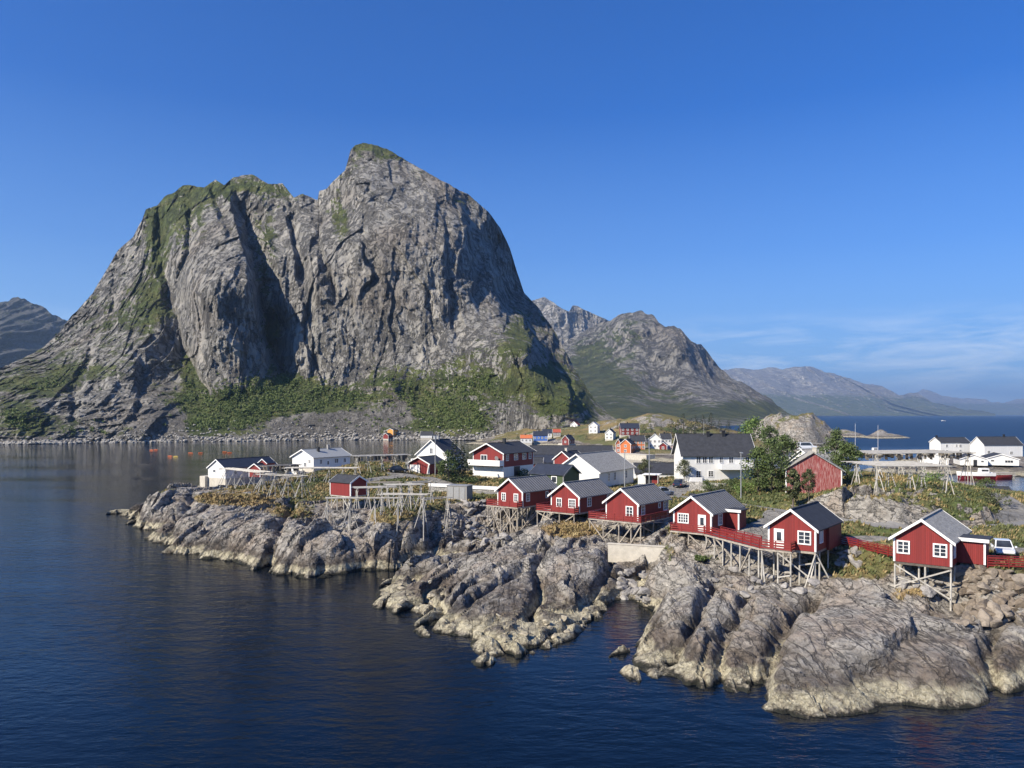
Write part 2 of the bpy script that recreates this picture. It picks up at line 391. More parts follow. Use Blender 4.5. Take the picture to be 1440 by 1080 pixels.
hp = [  # px, py, height
    (207, 703, 3.9), (225, 715, 3.2), (247, 692, 4.5), (275, 700, 4.2), (300, 692, 4.8), (313, 708, 4.2), (340, 700, 4.9), (380, 702, 5.0), (350, 760, 2.6), (330, 740, 3.5),
    (300, 760, 2.4), (270, 755, 2.2), (250, 735, 2.9), (400, 750, 4.0), (430, 747, 3.9), (455, 740, 3.9), (430, 780, 2.4), (480, 775, 2.6), (520, 765, 3.0),
    (476, 721, 4.5), (430, 700, 5.4), (400, 690, 5.6), (500, 744, 4.1), (550, 740, 4.7), (590, 742, 4.2), (600, 722, 5.2), (560, 715, 5.4), (560, 770, 2.6), (630, 715, 5.2), (595, 770, 1.6),
    (640, 730, 4.0), (638, 760, 1.4), (655, 770, 1.8), (625, 775, 1.0), (650, 750, 1.9), (675, 706, 5.3), (690, 730, 3.6), (700, 755, 2.2), (660, 715, 4.8),
    (640, 820, 1.7), (600, 835, 1.0), (570, 845, 0.7), (655, 850, 1.9), (690, 790, 3.5), (720, 768, 4.0), (730, 800, 3.0), (735, 830, 2.2), (640, 865, 1.2), (700, 850, 1.8), (690, 895, 0.9), (750, 895, 0.6), (690, 918, 0.6), (740, 880, 0.9),
    (724, 745, 2.0), (705, 750, 2.0), (745, 748, 2.4), (715, 728, 3.4), (745, 780, 2.8), (755, 750, 4.4), (790, 740, 5.0), (825, 744, 4.6), (780, 770, 4.3), (840, 775, 3.8), (800, 800, 3.1), (845, 800, 2.9), (830, 830, 1.5), (770, 840, 1.7), (800, 860, 0.9),
    (862, 790, 2.0), (890, 799, 1.7), (880, 825, 0.6), (895, 762, 3.5), (870, 765, 3.5), (932, 765, 4.2), (900, 752, 3.7), (935, 745, 5.2), (845, 738, 4.4), (900, 793, 2.1),
    (928, 796, 4.0), (950, 830, 3.3), (935, 870, 2.1), (960, 900, 1.9), (950, 920, 1.0), (1000, 880, 2.4), (1000, 930, 1.3), (1010, 830, 3.4), (1050, 860, 2.7), (1050, 920, 1.6), (1045, 955, 0.6), (1100, 850, 2.3), (1140, 850, 2.3), (1185, 800, 3.8), (960, 765, 4.6), (990, 792, 3.3), (1013, 797, 3.1), (1039, 801, 2.9), (1063, 810, 2.7), (1108, 823, 2.4), (1139, 828, 2.2),
    (1180, 815, 4.1), (1130, 900, 2.7), (1100, 940, 1.7), (1090, 970, 1.1), (1150, 965, 1.3), (1180, 870, 3.2), (1200, 930, 2.1), (1250, 900, 2.8), (1250, 850, 3.6), (1210, 790, 4.8), (1190, 785, 4.8), (1230, 770, 5.4), (1350, 900, 2.4), (1350, 950, 1.5), (1300, 960, 1.2), (1300, 870, 3.1), (1420, 950, 0.9), (1420, 910, 1.9), (1390, 890, 2.4),
    (1260, 824, 3.6), (1340, 854, 2.2), (1345, 872, 1.9), (1300, 838, 3.2), (1320, 845, 2.7), (1400, 802, 5.6), (1430, 802, 5.6), (1390, 850, 3.5), (1430, 860, 3.0), (1370, 800, 5.5), (1300, 795, 5.3), (1520, 810, 5.6), (1520, 880, 2.5),
    # the terrace behind the huts
    (700, 703, 5.7), (745, 702, 5.7), (780, 715, 5.5), (850, 708, 5.7), (880, 712, 5.7), (950, 692, 5.8), (905, 695, 5.8), (930, 720, 5.6), (960, 700, 5.8), (1000, 720, 5.8), (1045, 745, 6.0), (1060, 730, 6.0), (1085, 745, 6.0), (1120, 728, 6.0), (1200, 752, 6.0), (1180, 738, 6.0), (1240, 757, 6.0), (1250, 740, 6.0), (1300, 743, 6.0), (1400, 775, 6.0), (1410, 755, 6.0), (1440, 740, 6.0), (1440, 780, 6.0), (1375, 750, 6.0), (1360, 775, 6.0),
    # the knoll under the right racks and the green hill
    (1190, 722, 7.2), (1220, 708, 8.4), (1260, 700, 9.0), (1300, 702, 8.8), (1250, 735, 6.4), (1320, 722, 7.4), (1350, 700, 8.6), (1320, 680, 9.4), (1370, 690, 8.4), (1395, 715, 6.6), (1230, 690, 9.0), (1290, 670, 9.2), (1210, 675, 8.6),
    (1145, 696, 7.1), (1100, 700, 6.8), (1060, 690, 6.8), (1030, 690, 6.6), (1010, 705, 6.0), (1080, 700, 6.5),
]
ctl += [tuple(W(*p)) for p in hp]
ctl += [(-60, 168, 4.6), (-62, 180, 3.0), (-72, 178, 0.5), (-70, 165, 2.8), (-76, 160, 0.2), (-70, 200, 0.2), (-85, 185, -3), (-50, 185, 5.2), (-40, 180, 7.0), (-32, 178, 8.4), (-38, 190, 8.0), (-28, 190, 8.2),
        (-45, 205, 5.5), (-58, 205, 2.5), (-62, 225, -2), (-50, 225, 2), (-40, 235, 1), (-45, 255, -3), (-26, 165, 6.6), (-20, 180, 6.2), (-10, 175, 6.2), (-20, 200, 5.6), (0, 185, 6.0), (-15, 150, 5.7), (-5, 150, 5.7), (-25, 150, 5.8), (-20, 160, 6.3), (-5, 160, 6.3),
        (15, 165, 5.6), (25, 165, 5.6), (8, 140, 5.7), (20, 145, 5.7), (15, 190, 5.2), (40, 165, 6.5), (55, 170, 7.0), (48, 185, 6.5), (30, 200, 4.5), (30, 185, 5.0),
        (-30, 225, 3.5), (-5, 240, 3), (15, 250, 2.4), (30, 230, 3), (0, 275, -1), (25, 280, -1.2), (-30, 270, -3), (50, 260, 0.5), (45, 290, -2), (70, 280, -1.5), (60, 215, 5), (75, 230, 3), (95, 270, -1.5), (60, 310, -4), (-20, 330, -6), (30, 340, -6),
        (75, 180, 6.8), (70, 150, 7.4), (80, 160, 7.8), (90, 190, 5), (85, 135, 6.6), (70, 130, 8.0), (98, 150, 4), (92, 140, 6), (110, 170, 1.0), (105, 205, -1.2), (120, 190, -1.4), (125, 225, -1.4), (135, 205, -1.4), (150, 225, -1), (100, 235, -1), (140, 250, -1), (165, 250, 0.6), (170, 220, 1.5), (135, 272, 1.8), (160, 275, 1.8), (185, 275, 1.8), (200, 320, 2.2), (175, 330, 2), (215, 345, 2), (195, 375, -2), (240, 380, -2), (130, 300, -2), (155, 345, -2), (260, 330, 1),
        (100, 125, 6), (110, 140, 4.4), (95, 110, 6), (75, 95, 6), (70, 85, 6), (120, 120, 5), (140, 170, 3.5), (160, 190, 3), (80, 70, 3), (90, 60, -2), (150, 100, 5),
        (-95, 120, -6), (-60, 90, -6), (-30, 70, -6), (0, 50, -6), (-95, 160, -6), (-95, 230, -6), (-20, 50, -6), (30, 40, -6), (60, 45, -5), (-95, 60, -6), (-95, 340, -6)]
ctl = np.array(ctl)
hbase = rbf(ctl[:, :2], ctl[:, 2], 1.6, 0.02)

def axis(parts):
    out = [parts[0][0]]
    for a, b, s in parts:
        n = max(1, round((b - a) / s)); out += list(a + (b - a) * np.arange(1, n + 1) / n)
    return np.array(out)
AX = axis([(-96, -76, 1.0), (-76, 46, 0.19), (46, 110, 0.6), (110, 262, 1.5)])
AY = axis([(40, 47, 0.6), (47, 128, 0.19), (128, 160, 0.4), (160, 230, 0.8), (230, 372, 1.6)])
GX, GY = np.meshgrid(AX, AY)
HB = hbase(GX, GY)
roads = [[(880, 694, 5.8), (905, 700, 5.8), (940, 697, 5.8), (985, 702, 5.9), (1040, 709, 6), (1085, 716, 6), (1130, 723, 6), (1190, 734, 6), (1250, 740, 6), (1330, 743, 6), (1400, 741, 6), (1445, 735, 6), (1500, 728, 6)],
         [(1060, 747, 6), (1085, 735, 6), (1095, 722, 6)], [(940, 697, 5.8), (960, 684, 5.9), (985, 671, 6)],
         [(520, 677, 6.1), (560, 672, 6.3), (600, 672, 6.3), (640, 684, 6.0), (690, 693, 5.7), (760, 697, 5.7), (850, 696, 5.7), (890, 694, 5.8)],
         [(1425, 735, 6), (1432, 722, 6), (1400, 712, 5.8)]]
roads = [[tuple(W(*p)) for p in r] for r in roads]
RW = [0.95, 1.7, 2.2, 1.5, 1.6]
yards = [(W(1050, 748, 6), 6.0, 3.0), (W(1215, 756, 6), 5.5, 1.5), (W(1408, 772, 6), 5.5, 2.6), (W(945, 690, 5.8), 5, 4.5), (W(565, 671, 6.2), 4, 2.5)]
NEAR = 1 - sstep(150, 210, GY)
# cracked, block-jointed rock: joints run away to the right, beds dip to the right
wx = GX + 1.6 * fbm(GX / 7, GY / 7, 3, 3) * 2; wy = GY + 1.6 * fbm(GX / 7, GY / 7, 3, 4) * 2
EAST = sstep(11, 19, GX + 0.1 * (GY - 70))
def relief_at(ang, sd_):
    a = math.radians(ang); U = wx * math.cos(a) - wy * math.sin(a); V = wx * math.sin(a) + wy * math.cos(a)
    def blocks(su, sv, seed, amp, tilt, crack, cw):
        i1, i2, i3, dx, dy, e = cells(U / su, V / sv, seed)
        k = sstep(0.0, 0.14, e)
        return k * (amp * (i1 - 0.5) * 2 + tilt * ((i2 - 0.35) * dx * su + (i3 - 0.5) * dy * sv * 0.4) * 2) - crack * np.exp(-e / cw)
    R = blocks(2.7, 9.0, 6 + sd_, 0.19, 0.22, 0.40, 0.055)
    R += blocks(0.95, 4.2, 8 + sd_, 0.06, 0.16, 0.13, 0.08)
    R += 0.8 * (ridged(U / 3.2, V / 13.0, 4, 31 + sd_) - 0.5)
    return R
R = relief_at(24, 0) * (1 - EAST) + relief_at(-37, 40) * EAST
a = math.radians(31); U = wx * math.cos(a) - wy * math.sin(a); V = wx * math.sin(a) + wy * math.cos(a)
i1, i2, i3, dx, dy, e = cells(U / 6.0, V / 15.0, 5)
R += sstep(0, .12, e) * (1.05 * (i1 - .5) + (i2 - .35) * dx * 3.0 + (i3 - .5) * dy * 2.6) - 0.85 * np.exp(-e / .045)
R += 1.3 * fbm(GX / 13, GY / 13, 3, 21) + 0.16 * fbm(GX / 1.3, GY / 1.3, 4, 41)
FLAT = sstep(4.7, 5.7, HB) * (1 - 0.0 * GX)
knoll = sstep(-0.2, 0.2, blob(GX, GY, W(1250, 712, 8).x, W(1250, 712, 8).y, 13, 11) - 0.35) * sstep(6.15, 7.0, HB)
amp = (1 - 0.28 * EAST) * (1 - 0.86 * FLAT) * (0.35 + 0.65 * NEAR) + 1.25 * knoll
smooth_dome = 1.75 * blob(GX, GY, W(1235, 900, 2.9).x, W(1235, 900, 2.9).y, 9.5, 9) + blob(GX, GY, W(790, 790, 3.5).x, W(790, 790, 3.5).y, 6, 6) + 0.8 * blob(GX, GY, W(690, 800, 3.2).x, W(690, 800, 3.2).y, 5, 9)
amp = amp * (1 - 0.66 * np.clip(smooth_dome, 0, 1))
RD = np.full(GX.shape, 99.0)
for r, rw in zip(roads, RW): RD = np.minimum(RD, seg_dist(GX, GY, [p[:2] for p in r]) - rw)
RD0 = seg_dist(GX, GY, [p[:2] for p in roads[0]])
HB = HB + (5.95 - HB) * (1 - sstep(1.6, 2.6, RD0)) * (GX > 33)
RY = np.interp(GX, [p[0] for p in roads[0][6:]], [p[1] for p in roads[0][6:]])
HB = np.where((GX > 38) & (GX < 76) & (GY < RY) & (GY > RY - 14), np.minimum(HB, 5.85), HB)
YD = np.full(GX.shape, 0.0)
for p, rx, ry in yards: YD = np.maximum(YD, blob(GX, GY, p.x, p.y, rx, ry))
calm = np.maximum(1 - sstep(0.1, 0.9, RD), sstep(0.2, 0.5, YD))
HT = HB + R * amp * (1 - calm) + 0.25 * fbm(GX / 4, GY / 4, 4, 51) * (1 - calm) * FLAT
hq = [tuple(W(*p)) for p in hp] + [tuple(p) for p in coast]
def bil(A, x, y):
    i = np.clip(np.searchsorted(AX, x) - 1, 0, len(AX) - 2); j = np.clip(np.searchsorted(AY, y) - 1, 0, len(AY) - 2)
    return (A[j, i] + A[j, i + 1] + A[j + 1, i] + A[j + 1, i + 1]) / 4
hq = np.array([q for q in hq if -90 < q[0] < 100 and 45 < q[1] < 160])
HT = HT - 0.8 * rbf(hq[:, :2], bil(HT, hq[:, 0], hq[:, 1]) - hq[:, 2], 1.0, 0.5)(GX, GY) * NEAR * (1 - calm)
def hit_base(px, py):
    d = 46.0
    while d < 200:
        p = D(px, py, d)
        if p.z <= bil(HT, np.array([p.x]), np.array([p.y]))[0]: break
        d *= 1.006
    return p.x, p.y
JOINTS = [([(1066, 975), (1085, 920), (1105, 862), (1150, 828)], 1.7, .75), ([(950, 920), (968, 885), (990, 840), (1008, 815)], 1.3, .6), ([(1005, 960), (1022, 895), (1052, 835)], 1.2, .55), ([(1398, 985), (1388, 925), (1402, 880)], 1.1, .5), ([(378, 795), (390, 745), (412, 708)], 1.7, .8),
          ([(236, 750), (262, 718), (272, 697)], 1.3, .8), ([(300, 792), (322, 762)], 1.0, .5), ([(498, 806), (520, 775), (560, 748)], 1.0, .55), ([(745, 870), (758, 825), (757, 795), (772, 762)], 1.5, .6), ([(640, 868), (690, 825), (738, 792)], 1.2, .6), ([(830, 850), (852, 812), (858, 780)], 1.0, .5), ([(560, 795), (585, 770), (602, 745)], 1.2, .6), ([(440, 808), (462, 780)], .9, .5)]
for pl, dep, wd_ in JOINTS:
    q = [hit_base(*p) for p in pl]
    dd = seg_dist(GX + .5 * fbm(GX / 2.5, GY / 2.5, 3, 301), GY + .5 * fbm(GX / 2.5, GY / 2.5, 3, 302), q)
    HT = HT - dep * np.exp(-(dd / wd_) ** 2) * (HT > -1)
HT = np.where(HB < -3, np.minimum(HT, -1.0), HT)
def ground(x, y):
    i = int(np.clip(np.searchsorted(AX, x) - 1, 0, len(AX) - 2)); j = int(np.clip(np.searchsorted(AY, y) - 1, 0, len(AY) - 2))
    u = (x - AX[i]) / (AX[i + 1] - AX[i]); v = (y - AY[j]) / (AY[j + 1] - AY[j])
    return float((HT[j, i] * (1 - u) + HT[j, i + 1] * u) * (1 - v) + (HT[j + 1, i] * (1 - u) + HT[j + 1, i + 1] * u) * v)
gy_, gx_ = np.gradient(HT)
SL = np.hypot(gx_ / np.gradient(AX)[None, :], gy_ / np.gradient(AY)[:, None])
GR = sstep(4.7, 5.9, HB) * (1 - sstep(0.9, 2.2, SL)) * 1.0
PX = 720 + GX / GY * F; PY = HZ + (H - HT) / GY * F
for (cx, cy, rx, ry, s) in [(800, 745, 45, 14, .9), (700, 762, 20, 6, .2), (340, 702, 60, 12, .85), (480, 738, 60, 10, .35), (940, 775, 25, 25, .5), (1000, 790, 14, 25, .5), (1205, 798, 60, 18, 1.0), (1290, 838, 50, 16, .8), (1170, 790, 30, 14, .5),
                            (1240, 885, 20, 12, .3), (1140, 800, 60, 10, .35), (560, 745, 50, 8, .3), (410, 722, 40, 10, .7), (290, 700, 20, 8, .5), (620, 740, 20, 10, .4), (1255, 722, 55, 15, -1.3), (820, 745, 30, 8, .3), (230, 690, 30, 5, .3)]:
    GR = GR + s * np.exp(-((PX - cx) / rx) ** 2 - ((PY - cy) / ry) ** 2)
GR = GR * sstep(2.6, 3.6, HB) * np.where(knoll > 0.5, 1 - 0.8 * sstep(0.7, 1.4, SL), 1)
DRY = 0.34 + 0.6 * fbm(GX / 6, GY / 6, 5, 61) + 0.25 * (1 - FLAT)
for (cx, cy, rx, ry, s) in [(1060, 690, 60, 22, -.5), (1350, 705, 80, 34, -.4), (1150, 715, 60, 14, -.3), (1220, 755, 60, 10, -.2), (1120, 735, 40, 12, -.3), (800, 745, 60, 16, .5), (340, 700, 60, 14, .45), (480, 735, 60, 14, .4), (1290, 835, 60, 22, .4), (480, 655, 50, 14, .1), (620, 690, 60, 14, -.1), (960, 790, 40, 30, -.2), (1200, 795, 60, 16, -.1)]:
    DRY = DRY + s * np.exp(-((PX - cx) / rx) ** 2 - ((PY - cy) / ry) ** 2)
GV = np.maximum(1 - sstep(-0.2, 0.7, RD), sstep(0.35, 0.6, YD))
island = grid_mesh('rocky_island_ground', np.stack([GX, GY, HT], -1), [M_ROCK], {'grass': GR, 'dry': DRY, 'gravel': GV, 'east': EAST}, smooth=False)
tag(island, kind='structure')

# ------------------------------------------------------------------ the road: a sheet just above the ground
t = NT('asphalt'); v = t.co(); t.set(col=t.ramp(t.noise(v, 3, 8, 0.7), [(0.3, (0.15, 0.145, 0.135)), (0.7, (0.26, 0.25, 0.235))]), rough=0.9)
def ribbon(name, pts, wd, mat, lift=0.06, step=1.0):
    pts = [Vector(p) for p in pts]; fine = []
    for p, q in zip(pts[:-1], pts[1:]):
        n = max(1, int((q - p).length / step))
        fine += [p.lerp(q, k / n) for k in range(n)]
    fine.append(pts[-1])
    for _ in range(6):
        fine = [fine[0]] + [(fine[i - 1] + fine[i] * 2 + fine[i + 1]) / 4 for i in range(1, len(fine) - 1)] + [fine[-1]]
    rows = []
    for i, p in enumerate(fine):
        d = (fine[min(i + 1, len(fine) - 1)] - fine[max(i - 1, 0)]); n = Vector((d.y, -d.x, 0)).normalized()
        rows.append([[*(p + n * k * wd).to_2d(), ground(*(p + n * k * wd).to_2d()) + lift] for k in (-1, -.5, 0, .5, 1)])
    return tag(grid_mesh(name, np.array(rows), [mat]), kind='structure')
ribbon('road', roads[0], 1.15, MATS['asphalt'])

# ------------------------------------------------------------------ sea
t = NT('sea_water'); v = t.co()
t.set(col=(0.001, 0.0034, 0.0075), rough=0.06, ior=1.33, spec=0.4)
d1 = t.noise(t.co((0.5, 1.0, 1), (0, 0, 0.25)), 0.55, 4, 0.55, 0.3)
d2 = t.noise(t.co((0.55, 1.0, 1), (0, 0, -0.2)), 1.7, 4, 0.55)
patch = t.ramp(t.noise(t.co((0.3, 1, 1), (0, 0, 0.3)), 0.035, 4, 0.6), [(0.35, 0.25), (0.65, 1.0)])
h = t.mix(0.32, d1, d2)
b = t.n.new('ShaderNodeBump'); b.inputs['Distance'].default_value = 0.30
sx = t.sepz()
openw = t.math('MULTIPLY', t.ramp(t.math('DIVIDE', sx[1], 1000.0), [(0.25, 0.0), (0.5, 1.0)]), t.ramp(t.math('DIVIDE', t.math('SUBTRACT', sx[0], t.math('MULTIPLY', sx[1], 0.22)), 100.0), [(0.0, 0.0), (0.6, 1.0)]))
t.l.new(t.math('ADD', t.math('MULTIPLY', patch, 0.85), t.math('MULTIPLY', openw, 1.6)), b.inputs['Strength'])
t.set(rough=t.ramp(openw, [(0, 0.05), (1, 0.35)])); t.l.new(h, b.inputs['Height']); t.l.new(b.outputs[0], t.b.inputs['Normal'])
SEA = 34000.0
me = raw_mesh('sea', [(-SEA, -SEA, 0), (SEA, -SEA, 0), (SEA, SEA, 0), (-SEA, SEA, 0)], [(0, 1, 2, 3)], t.m)
sea = bpy.data.objects.new('sea', me); C.objects.link(sea); tag(sea, kind='structure')

# ------------------------------------------------------------------ mountains: silhouette, foot and depth fixed, then rock relief
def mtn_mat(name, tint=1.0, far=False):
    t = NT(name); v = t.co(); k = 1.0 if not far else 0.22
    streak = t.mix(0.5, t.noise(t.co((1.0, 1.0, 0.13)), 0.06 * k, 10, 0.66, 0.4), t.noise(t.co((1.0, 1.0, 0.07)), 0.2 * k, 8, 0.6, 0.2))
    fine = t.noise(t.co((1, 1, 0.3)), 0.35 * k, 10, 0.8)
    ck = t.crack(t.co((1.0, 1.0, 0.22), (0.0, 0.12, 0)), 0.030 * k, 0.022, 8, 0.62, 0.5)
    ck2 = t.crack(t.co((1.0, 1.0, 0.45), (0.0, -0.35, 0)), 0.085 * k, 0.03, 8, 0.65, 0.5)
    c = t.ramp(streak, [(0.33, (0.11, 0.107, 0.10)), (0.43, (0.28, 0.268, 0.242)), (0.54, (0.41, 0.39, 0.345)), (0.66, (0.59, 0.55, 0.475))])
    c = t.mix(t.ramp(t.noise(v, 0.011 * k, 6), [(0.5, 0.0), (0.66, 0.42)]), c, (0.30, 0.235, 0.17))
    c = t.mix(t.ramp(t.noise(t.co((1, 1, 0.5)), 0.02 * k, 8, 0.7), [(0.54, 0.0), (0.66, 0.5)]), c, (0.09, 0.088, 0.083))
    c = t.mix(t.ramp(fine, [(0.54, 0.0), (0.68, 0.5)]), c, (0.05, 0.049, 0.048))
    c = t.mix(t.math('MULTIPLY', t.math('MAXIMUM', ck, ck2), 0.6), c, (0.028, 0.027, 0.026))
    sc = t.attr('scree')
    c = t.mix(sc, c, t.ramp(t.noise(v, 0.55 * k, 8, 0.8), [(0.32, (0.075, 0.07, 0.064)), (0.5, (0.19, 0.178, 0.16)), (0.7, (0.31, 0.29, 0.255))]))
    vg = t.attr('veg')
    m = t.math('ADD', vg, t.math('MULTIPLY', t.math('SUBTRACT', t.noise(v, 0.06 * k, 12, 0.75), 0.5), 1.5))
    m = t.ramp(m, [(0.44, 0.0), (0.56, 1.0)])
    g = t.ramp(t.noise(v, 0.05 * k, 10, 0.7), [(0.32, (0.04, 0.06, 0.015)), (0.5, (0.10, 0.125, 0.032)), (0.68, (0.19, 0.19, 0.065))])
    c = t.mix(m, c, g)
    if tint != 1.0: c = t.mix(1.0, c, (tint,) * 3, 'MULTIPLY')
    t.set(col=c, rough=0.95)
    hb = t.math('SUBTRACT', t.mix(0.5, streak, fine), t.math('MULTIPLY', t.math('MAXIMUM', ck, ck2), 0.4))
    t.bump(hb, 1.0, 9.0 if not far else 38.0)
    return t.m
M_MT = mtn_mat('mountain_rock'); M_MTF = mtn_mat('far_mountain_rock', 1.0, True)

def mountain(name, sil, foot, dctl, cols, rows, relief, veg, mat, dc=30, jag=1.3, back=300, seed=0, scree=None):
    px = np.linspace(sil[0][0], sil[-1][0], cols)
    top = np.interp(px, *zip(*sil)) + jag * (fbm(px / 9, px * 0, 4, seed) * 1.3 + fbm(px / 34, px * 0, 2, seed + 1))
    bot = np.interp(px, *zip(*foot))
    v = np.linspace(0, 1, rows)[:, None]
    PXm = np.repeat(px[None], rows, 0)
    PYm = bot[None] + (top - bot)[None] * v
    dctl = np.array(dctl, float)
    Dm = rbf(dctl[:, :2], dctl[:, 2], dc, 0.01)(PXm, PYm)
    X0 = (PXm - 720) / F * Dm; Z0 = H - (PYm - HZ) / F * Dm
    Dm = Dm + relief(PXm, PYm, X0, Z0)
    X = (PXm - 720) / F * Dm; Z = H - (PYm - HZ) / F * Dm
    P = np.stack([X, Dm, Z], -1)
    e1 = np.gradient(P, axis=1); e0 = np.gradient(P, axis=0)
    N = np.cross(e1, e0); N /= np.linalg.norm(N, axis=-1, keepdims=True) + 1e-9
    N *= np.sign(-(N * P).sum(-1, keepdims=True) + 1e-9)      # outwards: towards the fjord side
    vg = veg(PXm, PYm, N, X, Z)
    sc = scree(PXm, PYm, N, X, Z) if scree else np.zeros_like(Z)
    # the slope beyond the ridge, down to the sea again
    ex, vb, sb = [], [], []
    for k, (dd, fz) in enumerate([(0.08, 0.97), (0.3, 0.75), (0.65, 0.38), (1.0, -0.03)]):
        q = P[-1].copy(); q[:, 1] += back * dd; q[:, 0] += back * dd * (q[:, 0] / P[-1][:, 1]) ; q[:, 2] = q[:, 2] * fz - (8 if fz < 0 else 0)
        ex.append(q); vb.append(vg[-1]); sb.append(sc[-1])
    P = np.concatenate([P, np.array(ex)], 0); vg = np.concatenate([vg, np.array(vb)], 0); sc = np.concatenate([sc, np.array(sb)], 0)
    o = grid_mesh(name, P, [mat], {'veg': vg, 'scree': sc})
    return tag(o, kind='structure'), P, vg, PXm, PYm

sil = [(-70, 560), (-30, 533), (0, 517), (30, 505), (60, 488), (85, 465), (103, 441), (130, 412), (147, 383), (167, 350), (187, 333), (200, 310), (205, 296), (222, 288), (230, 277), (247, 268), (257, 261), (287, 263), (303, 252), (315, 260),
       (330, 248), (357, 245), (377, 258), (397, 258), (413, 277), (427, 273), (447, 282), (448.5, 270), (460, 265), (477, 247), (485, 240), (489, 227), (493, 212), (500, 204), (510, 200), (523, 202), (550, 213), (583, 232), (617, 252), (657, 273), (687, 297),
       (703, 320), (717, 350), (727, 383), (737, 410), (757, 432), (777, 460), (793, 490), (807, 517), (820, 537), (837, 563), (857, 583), (880, 597)]
foot = [(-70, 626), (0, 625), (130, 623), (320, 621), (480, 619), (600, 619), (720, 618), (800, 612), (850, 606), (880, 603)]
dctl = [(-70, 626, 505), (0, 625, 518), (130, 623, 544), (320, 621, 573), (480, 619, 604), (600, 619, 604), (720, 618, 600), (800, 612, 590), (850, 606, 600), (880, 603, 610),
        (-70, 560, 600), (0, 517, 660), (0, 570, 560), (60, 488, 730), (60, 580, 560), (40, 540, 610), (103, 441, 790), (110, 560, 590), (130, 500, 660), (147, 383, 830), (150, 600, 565), (200, 590, 580), (200, 560, 610), (200, 500, 655), (187, 333, 850), (190, 420, 740), (222, 288, 860), (225, 360, 790), (230, 440, 715),
        (250, 300, 830), (287, 263, 870), (330, 248, 870), (357, 245, 870), (262, 360, 750), (245, 430, 735), (252, 500, 690), (270, 560, 640), (290, 545, 640), (300, 320, 770), (300, 400, 668), (315, 480, 645), (300, 540, 640), (275, 420, 682), (340, 380, 690), (345, 450, 672), (350, 520, 655), (340, 330, 760), (320, 300, 800),
        (372, 320, 800), (395, 300, 820), (370, 400, 700), (402, 400, 735), (402, 460, 708), (395, 540, 668), (420, 300, 810), (427, 273, 850), (447, 285, 850), (440, 330, 780), (440, 400, 715), (440, 480, 690), (425, 540, 672),
        (460, 270, 850), (500, 204, 880), (523, 202, 890), (583, 232, 890), (657, 273, 890), (500, 260, 805), (500, 340, 735), (500, 420, 712), (500, 500, 690), (480, 545, 668), (560, 300, 770), (560, 400, 718), (560, 480, 697), (600, 300, 790), (610, 380, 735), (610, 450, 710), (600, 500, 690), (650, 330, 800), (660, 400, 758), (660, 450, 725), (687, 297, 900), (703, 320, 905), (700, 380, 830), (697, 430, 770), (717, 350, 915), (718, 400, 860), (727, 383, 915), (737, 410, 900),
        (690, 470, 692), (715, 480, 672), (720, 440, 790), (740, 470, 740), (757, 432, 870), (738, 490, 655), (777, 460, 850), (775, 505, 735), (793, 490, 810), (812, 548, 670), (807, 517, 780), (820, 537, 750), (837, 563, 700), (857, 583, 670),
        (550, 545, 655), (600, 545, 664), (650, 540, 654), (700, 525, 646), (700, 560, 625), (740, 515, 640), (760, 540, 620), (790, 556, 616), (760, 572, 604), (805, 572, 606), (650, 575, 626), (550, 585, 632), (450, 585, 630), (350, 580, 618), (300, 590, 605), (750, 590, 598), (400, 560, 648), (250, 590, 595), (815, 585, 606)]
GULLIES = [([(335, 285), (350, 330), (365, 400), (380, 470), (394, 525)], 58, 12, 30), ([(408, 290), (418, 340), (427, 410)], 21, 6, 15), ([(218, 295), (230, 360), (240, 420)], 19, 10, 18), ([(262, 285), (268, 330), (250, 400)], 16, 8, 16),
           ([(690, 325), (702, 380), (722, 430)], 34, 14, 34), ([(243, 430), (262, 490), (292, 552)], 21, 26, 6), ([(514, 355), (521, 385), (508, 412)], 12, 4, 16), ([(740, 440), (770, 500), (812, 560)], 25, 9, 26), ([(447, 290), (452, 340), (470, 420)], 14, 14, 6),
           ([(655, 290), (665, 360), (672, 430)], 14, 6, 22), ([(300, 268), (312, 300), (322, 330)], 15, 7, 14), ([(430, 430), (436, 490), (440, 530)], 10, 5, 12), ([(545, 395), (550, 450), (560, 490)], 6, 3, 10), ([(625, 300), (632, 380), (640, 470)], 7, 4, 14), ([(600, 400), (604, 470)], 6, 3, 10), ([(170, 350), (160, 420), (150, 470)], 11, 10, 14), ([(130, 480), (110, 540), (100, 590)], 10, 14, 10), ([(190, 480), (200, 540), (195, 590)], 7, 8, 12)]
